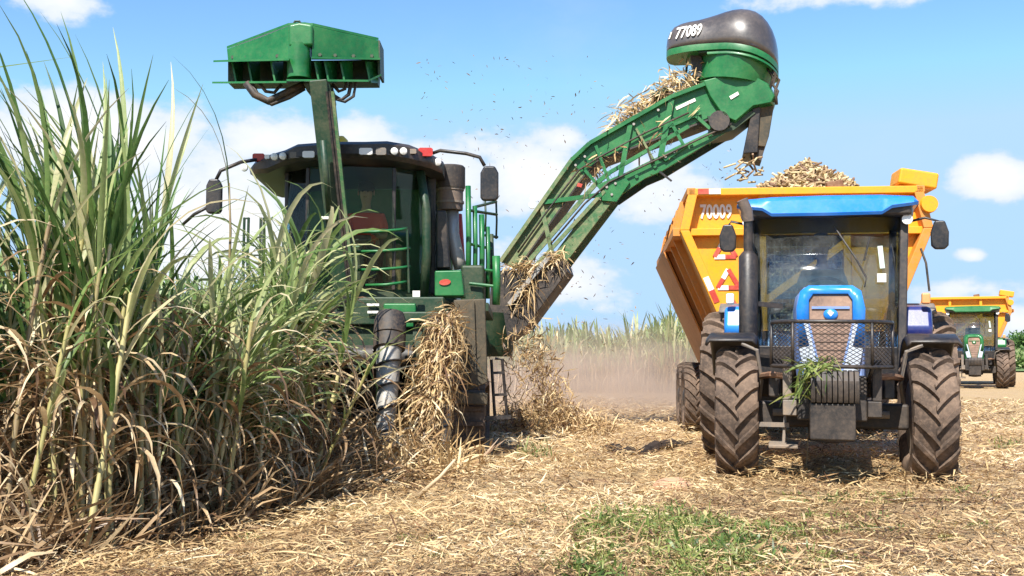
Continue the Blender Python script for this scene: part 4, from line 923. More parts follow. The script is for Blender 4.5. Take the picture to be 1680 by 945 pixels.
# --- body behind and below the cab
mb = MB(); mb.b2((-1.05, .9, .55), (1.05, 6.6, 1.95)); part('chassis', mb, M['jd_dark'], H, bevel=.03)
mb = MB(); mb.prism([(-1.0, 1.75, 1.95), (-1.0, 1.75, 3.15), (-1.0, 4.6, 3.05), (-1.0, 5.2, 1.95)], (1.95, 0, 0)); part('engine_cover', mb, M['jd'], H, bevel=.06)
mb = MB(); mb.b2((-.98, -.55, 1.25), (.98, .95, 1.88)); part('front_frame', mb, M['jd_dark'], H, bevel=.02)
mb = MB(); mb.b2((.28, -.62, 1.52), (.66, -.50, 1.80)); part('front_panel', mb, M['jd'], H, bevel=.02)
mb = MB(); mb.b2((-.95, -.64, 1.55), (.20, -.54, 1.86)); part('front_panel', mb, M['jd_dark'], H, bevel=.02)
for px, py, w, h in ((683, 482, 12, 10), (612, 500, 20, 4), (612, 512, 18, 4)):
    c = hl(px, py, 12.62); s = F_PX/12.62; mb = MB(); mb.box(c, (w/s, .02, h/s)); part('plate', mb, M['sticker_w'], H)
# side wall of the throat and feed rollers
for s in (-1, 1):
    mb = MB(); mb.prism([(s*.98, -1.1, .45), (s*.98, -1.15, 1.3), (s*.98, -.5, 1.75), (s*.98, .9, 1.75), (s*.98, .9, .45)], (s*.05, 0, 0)); part('throat_wall', mb, M['jd_dark'], H)
for y, z, r0 in ((-.55, 1.18, .14), (-.15, .80, .17), (.2, .45, .17)):
    mb = MB(); mb.lathe([(.03, -.95), (r0, -.95), (r0, .95), (.03, .95)], (0, y, z), 'x', 14); part('feed_roller', mb, M['darkmetal'], H, auto=40)
mb = MB(); mb.b2((-1.0, .6, .4), (1.0, .66, 1.6)); part('throat_back', mb, M['darkmetal'], H)
# crop dividers: scrolls with helical flight
def scroll(bot, top, r0, r1, name='scroll', mat='steel', turns=5.0):
    bot, top = Vector(bot), Vector(top); d = top-bot; L = d.length; d.normalize(); a = d.cross(Vector((0, 1, 0))).normalized(); b = d.cross(a)
    mb = MB(); n = 24; ts = [0, .06, .12, .3, .5, .74, .75]
    rr = [.03, r0*.8, r0, r0+(r1-r0)*.3, r0+(r1-r0)*.55, r1, r1]
    mb.loft([[bot + d*L*t + (a*math.cos(q)+b*math.sin(q))*r for q in [2*math.pi*k/n for k in range(n)]] for t, r in zip(ts, rr)]); sc = part(name, mb, M[mat], H, auto=40)
    mb = MB(); rings = []; m_ = 150
    for k in range(m_):
        t = .05 + .69*k/(m_-1); q = 2*math.pi*turns*t/.74; r = r0+(r1-r0)*t/.74; rad = a*math.cos(q)+b*math.sin(q); c = bot + d*L*t
        rings.append([c+rad*(r-.01)-d*.007, c+rad*(r+.04)-d*.006, c+rad*(r+.04)+d*.006, c+rad*(r-.01)+d*.007])
    mb.loft(rings); part('flight', mb, M['black'], sc)
    mb = MB(); ts = [.74, .745, .83, .835, .84, .93, .985, 1]; rr = [r1*1.10, r1*1.24, r1*1.26, r1*1.12, r1*1.26, r1*1.26, r1*1.05, r1*.5]
    mb.loft([[bot + d*L*t + (a*math.cos(q)+b*math.sin(q))*r for q in [2*math.pi*k/n for k in range(n)]] for t, r in zip(ts, rr)]); part('scroll_motor_cap', mb, M['rubber'], sc, auto=40)
for s in (1, -1):
    ib, it = hl(630, 762, 11.35), hl(641, 512, 12.0)
    if s < 0: ib.x, it.x = -ib.x-.15, -it.x-.15
    scroll(ib, it, .095, .140)
    scroll((s*1.02, -1.75, .12), (s*1.0, -1.25, 1.62), .10, .15)
    mb = MB(); mb.prism([(s*.36, -2.15, .06), (s*.30, -1.7, .28), (s*.30, -1.1, .35), (s*.30, -1.1, .10)], (s*.75, 0, 0)); part('divider_shoe', mb, M['darkmetal'], H, bevel=.03)
    mb = MB(); mb.bar((s*.72, -1.2, .3), (s*.72, -1.0, 1.6), .10, .16); part('divider_frame', mb, M['jd_dark'], H)
    mb = MB(); mb.bar((s*.40, -1.12, 1.62), (s*1.1, -1.12, 1.62), .14, .12); part('divider_crossbeam', mb, M['jd_dark'], H, bevel=.02)
# dusty outer skirt on the right, with brace and ladder
mb = MB(); p = [hl(x, y, 12.3) for x, y in ((744, 492), (796, 490), (800, 628), (768, 640), (748, 600))]; mb.prism(p, (0, .09, 0)); part('divider_side_panel', mb, M['brown'], H, bevel=.015)
mb = MB(); p = [hl(x, y, 12.26) for x, y in ((768, 494), (778, 494), (782, 634), (772, 636))]; mb.prism(p, (0, .04, 0)); part('panel_rib', mb, M['brown'], H)
lad = bpy.data.objects.new('ladder', None); C.objects.link(lad); lad.parent = H
for pts in (((806, 590), (812, 688)), ((812, 588), (824, 590), (832, 684))):
    mb = MB(); mb.tube([hl(x, y, 12.7) for x, y in pts], .018, 8); part('ladder_rail', mb, M['black'], lad)
for y in (612, 648, 686):
    mb = MB(); mb.bar(hl(806+(y-612)*.08, y, 12.7), hl(828+(y-612)*.1, y-1, 12.7), .05, .03); part('ladder_step', mb, M['black'], lad)
mb = MB(); mb.bar(hl(750, 688, 12.5), hl(838, 684, 12.6), .06, .04); part('step_plate', mb, M['darkmetal'], H)
mb = MB(); mb.bar(hl(745, 652, 12.35), hl(800, 655, 12.4), .10, .14); part('suspension_arm', mb, M['brown'], H, bevel=.02)
# tracks
for s in (-1, 1):
    path = []
    y0, y1, z0, z1 = -.85, 1.9, .0, .86
    for k in range(9): a = math.pi*k/8; path.append((y1-.2+.42*math.sin(a), .43-.43*math.cos(a)))
    for k in range(9): a = math.pi + math.pi*k/8; path.append((y0+.4+.42*math.sin(a), .43-.43*math.cos(a)))
    mb = MB(); mb.loft([[(s*1.02, y*1.0, z), (s*1.46, y, z), (s*1.46, .5+(y-.5)*.97, .43+(z-.43)*.90), (s*1.02, .5+(y-.5)*.97, .43+(z-.43)*.90)] for y, z in path], close=True); tr = part('track', mb, M['tyre'], H)
    for k in range(len(path)):
        (ya, za), (yb, zb2) = path[k], path[(k+1) % len(path)]; n = max(1, int(math.hypot(yb-ya, zb2-za)/.16))
        for q in range(n):
            t = q/n; y, z = ya+(yb-ya)*t, za+(zb2-za)*t; d = Vector((0, y-.5 if not (.0 < y < 1.3) else 0, z-.43)).normalized()
            mb = MB(); mb.bar((s*1.03, y, z), (s*1.45, y, z), .05, .06, d); part('track_pad', mb, M['tyre'], tr)
    for y in (-.42, .15, .7, 1.2, 1.68):
        mb = MB(); r0 = .36 if y in (-.42, 1.68) else .17; zc = .43 if r0 > .3 else .22; mb.lathe([(.03, s*1.05), (r0, s*1.05), (r0, s*1.40), (.03, s*1.42)], (0, y, zc), 'x', 18); part('track_roller', mb, M['darkmetal'], tr, auto=40)
# --- right of the cab: air cleaner, pipe, rails
c = hl(738, 345, 14.2)
mb = MB(); mb.lathe([(.02, .0), (.17, .0), (.175, .28), (.02, .28)], c, 'z', 22); cl = part('air_cleaner', mb, M['exhaust'], H, auto=40)
mb = MB(); mb.lathe([(.02, .28), (.195, .28), (.20, .30), (.20, .56), (.18, .58), (.02, .58)], c, 'z', 22); part('cleaner_bowl', mb, M['darkmetal'], cl, auto=40)
for z in (.10, .27):
    mb = MB(); mb.lathe([(.176, z-.015), (.186, z-.015), (.186, z+.015), (.176, z+.015)], c, 'z', 22, cap=False); part('cleaner_band', mb, M['grey'], cl)
mb = MB(); mb.tube([hl(742, 348, 14.2), hl(743, 385, 14.15), hl(750, 420, 14.1), hl(756, 440, 14.1)], .085, 12); part('intake_pipe', mb, M['silver'], H, smooth=True)
mb = MB(); mb.tube([hl(752, 352, 14.3), hl(757, 432, 14.2)], .05, 8); part('red_hose', mb, M['red'], H)
mb = MB(); p = [hl(x, y, 13.0) for x, y in ((713, 444), (757, 443), (762, 486), (713, 486))]; mb.prism(p, (0, .5, 0)); tb = part('tool_box', mb, M['jd'], H, bevel=.02)
c = hl(730, 463, 12.99); mb = MB(); mb.lathe([(.06, .0), (.06, -.006), (.002, -.006)], (0, 0, 0), 'y', 18); dc = part('warning_decal', mb, M['sticker_r'], tb); dc.location = c; dc.scale = (1.15, 1, .6); dc.rotation_euler = (0, -.1, 0)
mb = MB(); mb.b2((.92, .2, 1.75), (1.48, 3.6, 1.85)); part('walkway', mb, M['jd_dark'], H)
rail = bpy.data.objects.new('walkway_railing', None); C.objects.link(rail); rail.parent = H
for px, y0, y1, Y, r_, m_ in ((768, 305, 472, 13.9, .035, 'jd'), (779, 338, 470, 14.0, .03, 'jd'), (790, 352, 480, 14.1, .035, 'jd'), (800, 372, 490, 14.2, .03, 'jd'), (806, 384, 470, 14.4, .03, 'jd_dark'), (814, 420, 500, 13.8, .05, 'jd'), (796, 330, 380, 14.8, .014, 'jd_dark'), (814, 332, 392, 14.8, .014, 'jd_dark')):
    mb = MB(); mb.tube([hl(px, y1, Y), hl(px+1, (y0+y1)/2, Y), hl(px, y0, Y)], r_, 8); part('railing_post', mb, M[m_], rail, smooth=True)
for a, b, m_ in (((770, 345, 13.9), (815, 352, 14.5), 'jd_dark'), ((778, 340, 14.0), (814, 331, 14.8), 'jd_dark'), ((770, 400, 13.9), (806, 408, 14.3), 'jd'), ((772, 440, 13.9), (812, 445, 14.0), 'jd'), ((796, 386, 14.6), (816, 389, 14.8), 'jd_dark'), ((770, 465, 13.8), (815, 470, 13.8), 'jd')):
    mb = MB(); mb.tube([hl(*a), hl(*b)], .02, 7); part('railing_bar', mb, M[m_], rail)
mb = MB(); mb.b2((1.12, .55, 1.85), (1.42, 1.6, 2.35)); part('side_tank', mb, M['jd_dark'], H, bevel=.04)
mb = MB(); mb.prism([hl(x, y, 13.7) for x, y in ((716, 345), (732, 345), (738, 440), (716, 440))], (0, .4, 0)); part('filter_housing', mb, M['black'], H, bevel=.02)
# rails on the left, mostly behind cane
rl = bpy.data.objects.new('side_railing', None); C.objects.link(rl); rl.parent = H
for px in (401, 408, 428, 433):
    mb = MB(); mb.tube([hl(px, 357, 14.2), hl(px-2, 432, 14.2), hl(px, 520, 14.2)], .018, 7); part('railing_post', mb, M['jd_dark'], rl)
for a, b in (((357, 413), (408, 413)), ((401, 358), (408, 358)), ((401, 400), (430, 386)), ((357, 420), (440, 418))):
    mb = MB(); mb.tube([hl(*a, 14.2), hl(*b, 14.2)], .014, 7); part('railing_bar', mb, M['jd_dark'], rl)
# primary extractor behind the cab (hidden from the front by the cab)
mb = MB(); mb.lathe([(.1, 2.0), (.62, 2.0), (.66, 2.7), (.60, 3.1), (.3, 3.3), (.02, 3.34)], (-.1, 5.9, 0), 'z', 28); part('primary_extractor_hood', mb, M['hood'], H, auto=40)

# --- topper on its boom
mb = MB(); b0, b1 = hl(524, 132, 12.25), hl(566, 500, 12.72); mb.bar(b0, b1, .20, .24, (0, 1, 0)); part('topper_boom', mb, M['jd_dark'], H, bevel=.015)
mb = MB(); mb.bar(hl(545, 150, 12.12), hl(579, 470, 12.58), .045, .05, (0, 1, 0)); part('boom_rail', mb, M['jd_tan'], H)
mb = MB(); mb.tube([hl(536, 150, 12.10), hl(548, 260, 12.26), hl(571, 468, 12.55)], .016, 7); mb.tube([hl(541, 150, 12.10), hl(553, 260, 12.26), hl(575, 468, 12.55)], .014, 7); part('boom_hose', mb, M['rubber'], H)
mb = MB(); mb.tube([hl(530, 230, 12.1), hl(540, 350, 12.3)], .035, 8); part('boom_cylinder', mb, M['jd_dark'], H, smooth=True)
mb = MB(); mb.box(hl(540, 358, 12.4), (.16, .1, .03)); part('boom_clip', mb, M['sticker_w'], H)
TP = bpy.data.objects.new('topper', None); C.objects.link(TP); TP.parent = H
def tp(px, py, dy=0): return hl(px, py, 12.2 + dy)
for name, poly, ext in (('topper_shroud', [tp(372, 80, .42), tp(430, 60, .2), tp(474, 42, -.02), tp(474, 99, -.02), tp(374, 100, .42)], (0, .05, 0)),
                        ('topper_shroud', [tp(512, 42, -.02), tp(565, 54, .15), tp(621, 66, .40), tp(622, 97, .40), tp(512, 96, -.02)], (0, .05, 0))):
    mb = MB(); mb.prism(poly, ext); part(name, mb, M['jd'], TP, bevel=.008)
mb = MB(); mb.prism([tp(473, 40, -.06), tp(490, 37, -.08), tp(513, 40, -.06), tp(513, 74, -.06), tp(473, 76, -.06)], (0, .5, 0)); part('topper_hub_cover', mb, M['jd'], TP, bevel=.03)
mb = MB(); mb.lathe([(.02, -.19), (.135, -.19), (.135, .20), (.02, .20)], tp(491, 102, .06), 'z', 24); part('topper_drum', mb, M['jd'], TP, auto=40)
mb = MB(); mb.prism([tp(372, 80, .46), tp(473, 42, .0), tp(513, 42, .0), tp(621, 66, .44), tp(621, 66, .9), tp(500, 40, 1.0), tp(372, 80, .9)], (0, 0, .03)); part('topper_roof', mb, M['jd'], TP)
for poly in ([tp(350, 102, .28), tp(474, 99, -.16), tp(476, 99, .5), tp(372, 101, .7)], [tp(511, 96, -.16), tp(624, 98, .24), tp(622, 98, .7), tp(511, 98, .5)],
             [tp(348, 137, .34), tp(470, 136, -.10), tp(476, 136, .5), tp(372, 137, .7)], [tp(470, 133, -.12), tp(604, 134, .10), tp(626, 124, .3), tp(606, 134, .6), tp(476, 134, .5)]):
    mb = MB(); mb.prism(poly, (0, 0, .022)); part('topper_plate', mb, M['jd'], TP)
for px, dy in ((384, .34), (410, .24), (448, .06), (520, -.04), (536, .02), (562, .12), (604, .3)):
    mb = MB(); mb.prism([tp(px-5, 101, dy), tp(px+14, 101, dy+.3), tp(px+14, 136, dy+.3), tp(px+2, 136, dy)], (.02, 0, 0)); part('topper_fin', mb, M['jd'], TP)
mb = MB(); mb.prism([tp(374, 101, .60), tp(620, 98, .60), tp(618, 134, .60), tp(374, 136, .60)], (0, .3, 0)); part('topper_back', mb, M['jd_dark'], TP)
for px in (622,):
    mb = MB(); mb.prism([tp(619, 66, .40), tp(623, 66, .40), tp(624, 122, .40), tp(620, 122, .40)], (0, .4, 0)); part('topper_end_plate', mb, M['jd_dark'], TP)
mb = MB(); mb.tube([tp(480, 42, .1), tp(484, 35, .1), tp(491, 35, .1), tp(496, 42, .1)], .014, 7); part('lifting_eye', mb, M['jd_dark'], TP)
mb = MB(); mb.prism([tp(497, 134, .0), tp(540, 132, .0), tp(546, 165, .03), tp(503, 150, .03)], (0, .3, 0)); part('boom_head', mb, M['jd_dark'], TP, bevel=.02)
for pts, r_ in (([(404, 136), (418, 155), (440, 166), (470, 152), (500, 138)], .045), ([(425, 136), (436, 150), (450, 152), (462, 138)], .02), ([(412, 136), (424, 158), (446, 171), (474, 160), (500, 145)], .025), ([(540, 140), (548, 157), (560, 164), (572, 155), (576, 136)], .022), ([(545, 138), (556, 150), (566, 146), (568, 134)], .02), ([(540, 145), (552, 163), (566, 167), (580, 158), (584, 134)], .018)):
    mb = MB(); mb.tube([tp(x, y, .15) for x, y in pts], r_, 8); part('topper_hose', mb, M['rubber'], TP, smooth=True)

# --- elevator: two side frames in parallel vertical planes
EA, EB = Vector((-.45, 17.7, 0)), Vector((3.75, 17.0, 0)); EU = (EB-EA).normalized(); EN = Vector((-EU.y, EU.x, 0))
if EN.y < 0: EN = -EN
def ep(px, py, off=0.0):
    o = Vector((0, 0, CAM_H)); d = at(px, py, 1.0) - o; p0 = EA + EN*off; t = (p0-o).dot(EN)/d.dot(EN); return o + d*t - HO
def epo(px, py, off): return ep(px, py) + EN*off
EL = bpy.data.objects.new('elevator', None); C.objects.link(EL); EL.parent = H
ED = .72
def eplate(name, poly, mat, off=0.0, th=.05):
    mb = MB(); mb.prism([epo(x, y, off) for x, y in poly], EN*th); part(name, mb, mat, EL, bevel=.008)
def ebar(name, a, b, w, mat, off=-.02, th=.06):
    mb = MB(); mb.bar(epo(*a, off), epo(*b, off), w, th, EN); part(name, mb, mat, EL)
P_a = [(822, 430), (938, 264), (957, 288), (848, 441)]
P_b = [(938, 264), (968, 236), (1030, 200), (1102, 160), (1160, 138), (1180, 186), (1132, 206), (980, 262), (957, 288)]
P_c = [(838, 518), (860, 524), (934, 424), (1010, 324), (988, 310), (914, 410)]
P_d = [(988, 310), (1020, 286), (1118, 238), (1186, 205), (1200, 212), (1086, 281), (1058, 293), (1010, 326)]
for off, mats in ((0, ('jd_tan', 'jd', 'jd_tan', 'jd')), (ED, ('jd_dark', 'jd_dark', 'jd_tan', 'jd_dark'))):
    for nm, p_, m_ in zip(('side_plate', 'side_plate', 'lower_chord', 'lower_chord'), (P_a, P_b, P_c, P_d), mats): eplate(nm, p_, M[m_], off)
# flange along the upper edge and truss bars
for a, b in (((822, 430), (938, 264)), ((938, 264), (968, 236)), ((968, 236), (1102, 160)), ((1102, 160), (1160, 138))):
    ebar('flange', a, b, .06, M['jd'] if a[0] > 900 else M['jd_tan'], -.03, .12)
for a, b, w, m_ in (((862, 436), (978, 302), .07, 'jd_tan'), ((880, 436), (992, 314), .06, 'jd_tan'), ((978, 302), (1000, 284), .07, 'jd'), ((1000, 284), (1130, 208), .06, 'jd'),
                    ((888, 333), (906, 416), .07, 'jd_tan'), ((888, 333), (988, 320), .07, 'jd'), ((960, 280), (988, 312), .05, 'jd'), ((1034, 206), (1018, 290), .075, 'jd'), ((978, 240), (1000, 300), .05, 'jd'),
                    ((1044, 212), (1072, 262), .035, 'jd_tan'), ((1102, 164), (1084, 258), .09, 'jd'), ((1100, 200), (1122, 240), .05, 'jd'), ((1095, 210), (1150, 186), .05, 'jd'), ((1062, 245), (1070, 268), .03, 'black'), ((1140, 190), (1165, 212), .05, 'jd')):
    ebar('truss_bar', a, b, w, M[m_], -.035, .05)
eplate('gusset', [(984, 302), (1020, 286), (1034, 300), (1012, 332), (988, 330)], M['jd'], -.05, .05)
eplate('gusset', [(1080, 256), (1120, 236), (1130, 240), (1092, 266)], M['jd'], -.05, .04)
for x, y in ((876, 327), (874, 337)):
    c = epo(x, y, -.05); mb = MB(); mb.lathe([(.06, .04), (.06, -.03), (.004, -.04)], c, 'y', 14); part('work_lamp', mb, M['lamp'], EL, auto=40)
# conveyor floor and slats between the frames
line = [(848, 441), (957, 288), (980, 262), (1132, 206), (1185, 186)]
pts = [ep(*q) for q in line]
for a, b in zip(pts[:-1], pts[1:]):
    mb = MB(); mb.prism([a, b, b+EN*ED, a+EN*ED], (0, 0, -.03)); part('conveyor_floor', mb, M['darkmetal'], EL)
    n = max(1, int((b-a).length/.34))
    for k in range(n):
        c = a + (b-a)*(k+.5)/n; d = (b-a).normalized(); up = d.cross(EN); up = up if up.z > 0 else -up
        mb = MB(); mb.bar(c+EN*.06+up*.05, c+EN*(ED-.06)+up*.05, .03, .10, up); part('conveyor_slat', mb, M['steel'], EL)
line2 = [(870, 470), (1000, 315), (1180, 214)]
pts = [ep(*q) for q in line2]
for a, b in zip(pts[:-1], pts[1:]):
    n = int((b-a).length/.5)
    for k in range(n):
        c = a + (b-a)*(k+.3)/n; mb = MB(); mb.bar(c+EN*.06, c+EN*(ED-.04), .07, .04, (0, 0, 1)); part('return_slat', mb, M['darkmetal'], EL)
for k in range(6):
    t = (k+.5)/6; c = pts[1]+(pts[2]-pts[1])*t; mb = MB(); mb.tube([c+EN*(-.03), c+EN*(ED+.04)], .03, 8); part('cross_tube', mb, M['jd'], EL)
# boot and turntable at the foot
eplate('elevator_boot', [(808, 446), (900, 440), (925, 424), (932, 446), (862, 540), (830, 560), (800, 560)], M['darkmetal'], -.08, ED+.2)
mb = MB(); mb.lathe([(.1, .7), (.75, .7), (.78, .85), (.7, 1.4), (.1, 1.4)], ((EA-HO).x-.3, (EA-HO).y+.2, .5), 'z', 26); part('turntable', mb, M['jd_dark'], EL, auto=40)
mb = MB(); mb.prism([(-1.0, 4.6, .7), (-1.0, 4.6, 1.6), (-1.0, 6.0, 1.6), (-1.0, 6.0, .7)], (1.9, 0, 0)); part('elevator_mount', mb, M['jd_dark'], EL)
ebar('elevator_ram', (838, 500), (905, 420), .07, M['steel'], -.14, .07)
ebar('black_hose', (1082, 282), (1102, 298), .03, M['black'], -.05, .03)
# --- secondary extractor with its black hood
EC = .36
def sp(px, py, n=0.0): return epo(px, py, EC) if n == 0 else epo(px, py, EC + n)
SE = bpy.data.objects.new('secondary_extractor', None); C.objects.link(SE); SE.parent = H
secs = [(1092.5, 66, 77, .06), (1094, 56, 78, .17), (1098, 46, 78.5, .27), (1106, 36, 78.5, .34), (1118, 30.5, 77, .38), (1130, 27.5, 76, .41), (1146, 25, 75, .44), (1160, 21.5, 75, .47), (1176, 17, 75.5, .52), (1190, 12.5, 76.5, .57), (1203, 9.3, 78.5, .615), (1216, 8, 81, .64), (1229, 9, 84, .645), (1240, 12, 87.5, .63), (1251, 18.5, 91.5, .59), (1260, 28, 95, .53), (1268, 40, 99, .44), (1274, 54, 102, .33), (1278, 70, 104, .2), (1279.5, 82, 105, .09)]
def hood_pt(s, a): # a in 0..pi from near side over the top to the far side
    px, ty, by, hd = s; ca, sa = math.cos(a), math.sin(a)
    ca = math.copysign(abs(ca)**.8, ca); sa = abs(sa)**.85
    return sp(px, by + (ty-by)*sa) - EN*hd*ca
rings = [[hood_pt(s, math.pi*k/22) for k in range(23)] for s in secs]
mb = MB(); mb.loft(rings); hood = part('extractor_hood', mb, M['hood'], SE, smooth=True)
# white number laid on the near flank of the hood
me = text_mesh('hood_number', '77089', 1.0, .30, .02)
def sec_at(px):
    for s0, s1 in zip(secs[:-1], secs[1:]):
        if s0[0] <= px <= s1[0]:
            f = (px-s0[0])/(s1[0]-s0[0]); return tuple(a+(b-a)*f for a, b in zip(s0, s1))
bm = bmesh.new(); bm.from_mesh(me); bmesh.ops.triangulate(bm, faces=bm.faces); bmesh.ops.subdivide_edges(bm, edges=[e for e in bm.edges if e.calc_length() > .10], cuts=2); 
xs_ = [v.co.x for v in bm.verts]; x0, x1 = min(xs_), max(xs_)
for v in bm.verts:
    px = 1108 + 44*(v.co.x-x0)/(x1-x0); py = 53 - 28*v.co.y - (px-1130)*.10; s = sec_at(px)
    q = max(.02, min(.98, (py-s[2])/(s[1]-s[2]))); a = math.asin(q**(1/.85)); v.co = hood_pt(s, a) - EN*.03
bm.to_mesh(me); bm.free(); put('hood_number', me, M['sticker_w'], hood)
mb = MB(); poly = []
for px, py in ((1096, 60), (1100, 48), (1102.5, 49), (1099, 61)):
    s = sec_at(px); a = math.asin(max(.02, min(.98, (py-s[2])/(s[1]-s[2])))**(1/.85)); poly.append(hood_pt(s, a) - EN*.03)
mb.prism(poly, EN*.01); part('hood_mark', mb, M['sticker_w'], hood)
# green band under the hood, lip, cone, faceted collar
def band(y0, y1, k0, k1, lo=1092, name='hood_band', mat='jd'):
    ss = [s for s in secs if s[0] >= lo]; mb = MB()
    def ringz(dy, k): return [sp(s[0], s[2]+dy) - EN*s[3]*k for s in ss] + [sp(s[0], s[2]+dy) + EN*s[3]*k for s in ss[::-1]]
    mb.loft([ringz(y0, k0), ringz((y0+y1)/2, k1), ringz(y1, k1)]); part(name, mb, M[mat], SE, auto=40)
band(-.5, 10, 1.0, 1.02); band(10, 13, .9, .95, 1135, 'band_lip', 'jd_dark'); band(13, 17, .98, 1.0, 1150, 'band_ring', 'jd')
def ring_at(cx, cy, rx, n=20, tilt=0):   # ellipse in plan about a pixel point
    c = sp(cx, cy); r = rx/(F_PX/17.5)
    return [c + EU*r*math.cos(2*math.pi*k/n) + EN*r*1.0*math.sin(2*math.pi*k/n) + Vector((0, 0, -tilt*r*math.cos(2*math.pi*k/n))) for k in range(n)]
mb = MB(); mb.loft([ring_at(1214, 92, 62, tilt=.22), ring_at(1210, 112, 60, tilt=.2), ring_at(1205, 132, 58, tilt=.16)]); part('extractor_cone', mb, M['jd'], SE, auto=40)
mb = MB(); mb.prism([sp(1152, 76, -.02), sp(1138, 82, -.02), sp(1150, 100, -.02), sp(1162, 118, -.02), sp(1172, 100, -.02)], EN*.04); part('cone_bracket', mb, M['jd'], SE)
near = [(1148, 132), (1200, 118), (1240, 124), (1262, 136), (1276, 160), (1270, 172), (1238, 178), (1206, 206), (1184, 196), (1160, 160)]
mb = MB(); ctr = (1212, 156)
rA = [epo(x, y, .06) for x, y in near]; rB = [epo(ctr[0]+(x-ctr[0])*.90, ctr[1]+(y-ctr[1])*.88, -.10) for x, y in near]; rC = [epo(x, y, ED) for x, y in near]
mb.loft([rB, rA, rC]); col_ = part('discharge_collar', mb, M['jd'], SE, bevel=.012)
mb = MB(); mb.prism([epo(1196, 161, -.115), epo(1210, 153, -.115), epo(1212, 158, -.115), epo(1199, 166, -.115)], EN*.008); part('decal', mb, M['sticker_w'], SE)
eplate('head_plate', [(1160, 190), (1205, 196), (1232, 182), (1240, 186), (1204, 214), (1168, 224)], M['jd_dark'], -.02, ED+.04)
mb = MB(); mb.lathe([(.02, -.1), (.16, -.1), (.16, ED+.1), (.02, ED+.1)], (0, 0, 0), 'y', 18); hd = part('head_shaft', mb, M['darkmetal'], SE, auto=40); hd.location = epo(1180, 200, 0); hd.rotation_euler = (0, 0, math.atan2(EN.y, EN.x)-math.pi/2)
# inside of the hood mouth, fan post
mb = MB(); mb.prism([sp(1132, 84, -.2), sp(1148, 80, -.2), sp(1160, 120, -.2), sp(1140, 122, -.2)], EN*.5); part('fan_housing', mb, M['darkmetal'], SE)
mb = MB(); mb.tube([sp(1128, 86), sp(1125, 112)], .02, 7); part('fan_strut', mb, M['jd_dark'], SE)
# deflector flaps and hoses
mb = MB(); mb.prism([epo(x, y, .05) for x, y in ((1246, 172), (1271, 168), (1262, 222), (1256, 240), (1240, 238))], EN*.7); part('deflector_flap', mb, M['brown'], SE, bevel=.015)
mb = MB(); mb.prism([epo(x, y, .0) for x, y in ((1234, 178), (1248, 174), (1243, 250), (1219, 252))], EN*.8); part('deflector_flap', mb, M['black'], SE, bevel=.015)
mb = MB(); mb.prism([epo(x, y, .1) for x, y in ((1238, 236), (1256, 236), (1250, 262), (1234, 258))], EN*.5); part('flap_curtain', mb, M['rubber'], SE)
for pts_ in (((1262, 108), (1272, 122), (1268, 140), (1276, 150), (1270, 168)), ((1266, 118), (1278, 132), (1272, 148), (1274, 172)), ((1258, 112), (1268, 128), (1262, 150))):
    mb = MB(); mb.tube([epo(x, y, -.02) for x, y in pts_], .024, 7); part('extractor_hose', mb, M['rubber'], SE, smooth=True)
mb = MB(); mb.prism([epo(1068, 152, .1), epo(1092, 136, .1), epo(1096, 142, .1), epo(1072, 158, .1)], EN*.7); part('elevator_cover_plate', mb, M['jd_dark'], EL)

# --- cane and trash on and around the elevator
HOv = np.array(HO)
def ew(px, py, off): return np.array(epo(px, py, off) + HO)
for k in range(58):
    t = rng.random(); px = 1005 + 135*t; py = 208 - 74*t - rng.uniform(0, 1)*26*math.sin(math.pi*min(1, t*1.15+.08)) + 4
    billet(ew(px, py, rng.uniform(.05, .7)), (rng.gauss(0, .5), rng.gauss(0, .5), rng.uniform(0, 6.28)), 'cut cane billet riding up on the elevator', 'billets on the elevator')
g = np.random.default_rng(91)
def cloud(poly_t, n, off, L, Wd, mat_t, sprd, seed, droop=(0, .6)):
    "strips along a polyline of pixels on the elevator plane"
    g = np.random.default_rng(seed); P = np.array([ew(x, y, 0) for x, y in poly_t]); t = g.random(n)*(len(P)-1); i = np.minimum(t.astype(int), len(P)-2); f = (t-i)[:, None]
    p = P[i]*(1-f) + P[i+1]*f + g.normal(0, 1, (n, 3))*sprd + np.array(EN)*g.uniform(*off, (n, 1))
    d = unit(g.normal(0, 1, (n, 3))*[1, .6, .7]); nr = unit(g.normal(0, 1, (n, 3)))
    return strips(p, d, nr, g.uniform(*L, n), g.uniform(*Wd, n), g.normal(.05, .15, n), np.clip(g.normal(mat_t, .22, n), 0, 1), secs=4, droop=g.uniform(*droop, n))
stuff('straw_load', [cloud([(1008, 198), (1040, 172), (1080, 150), (1110, 128), (1140, 118)], 900, (.0, .75), (.1, .3), (.012, .03), .6, [.10, .05, .09], 92), cloud([(955, 282), (990, 262), (1060, 225), (1150, 185)], 160, (-.1, .3), (.1, .3), (.012, .03), .5, [.12, .05, .10], 93)],
      M['straw_a'], 'tan straw and cane pieces piled on the upper elevator', 'straw')
stuff('straw_wad', [cloud([(830, 440), (860, 436), (890, 436), (912, 426), (922, 416)], 480, (-.2, .1), (.1, .28), (.010, .024), .6, [.06, .05, .045], 94, (.1, .8)), cloud([(850, 500), (868, 475), (880, 452)], 90, (-.25, .0), (.15, .35), (.010, .022), .5, [.06, .05, .07], 95, (.3, 1.2))],
      M['straw_a'], 'wad of dry straw wrapped round the foot of the elevator', 'straw')
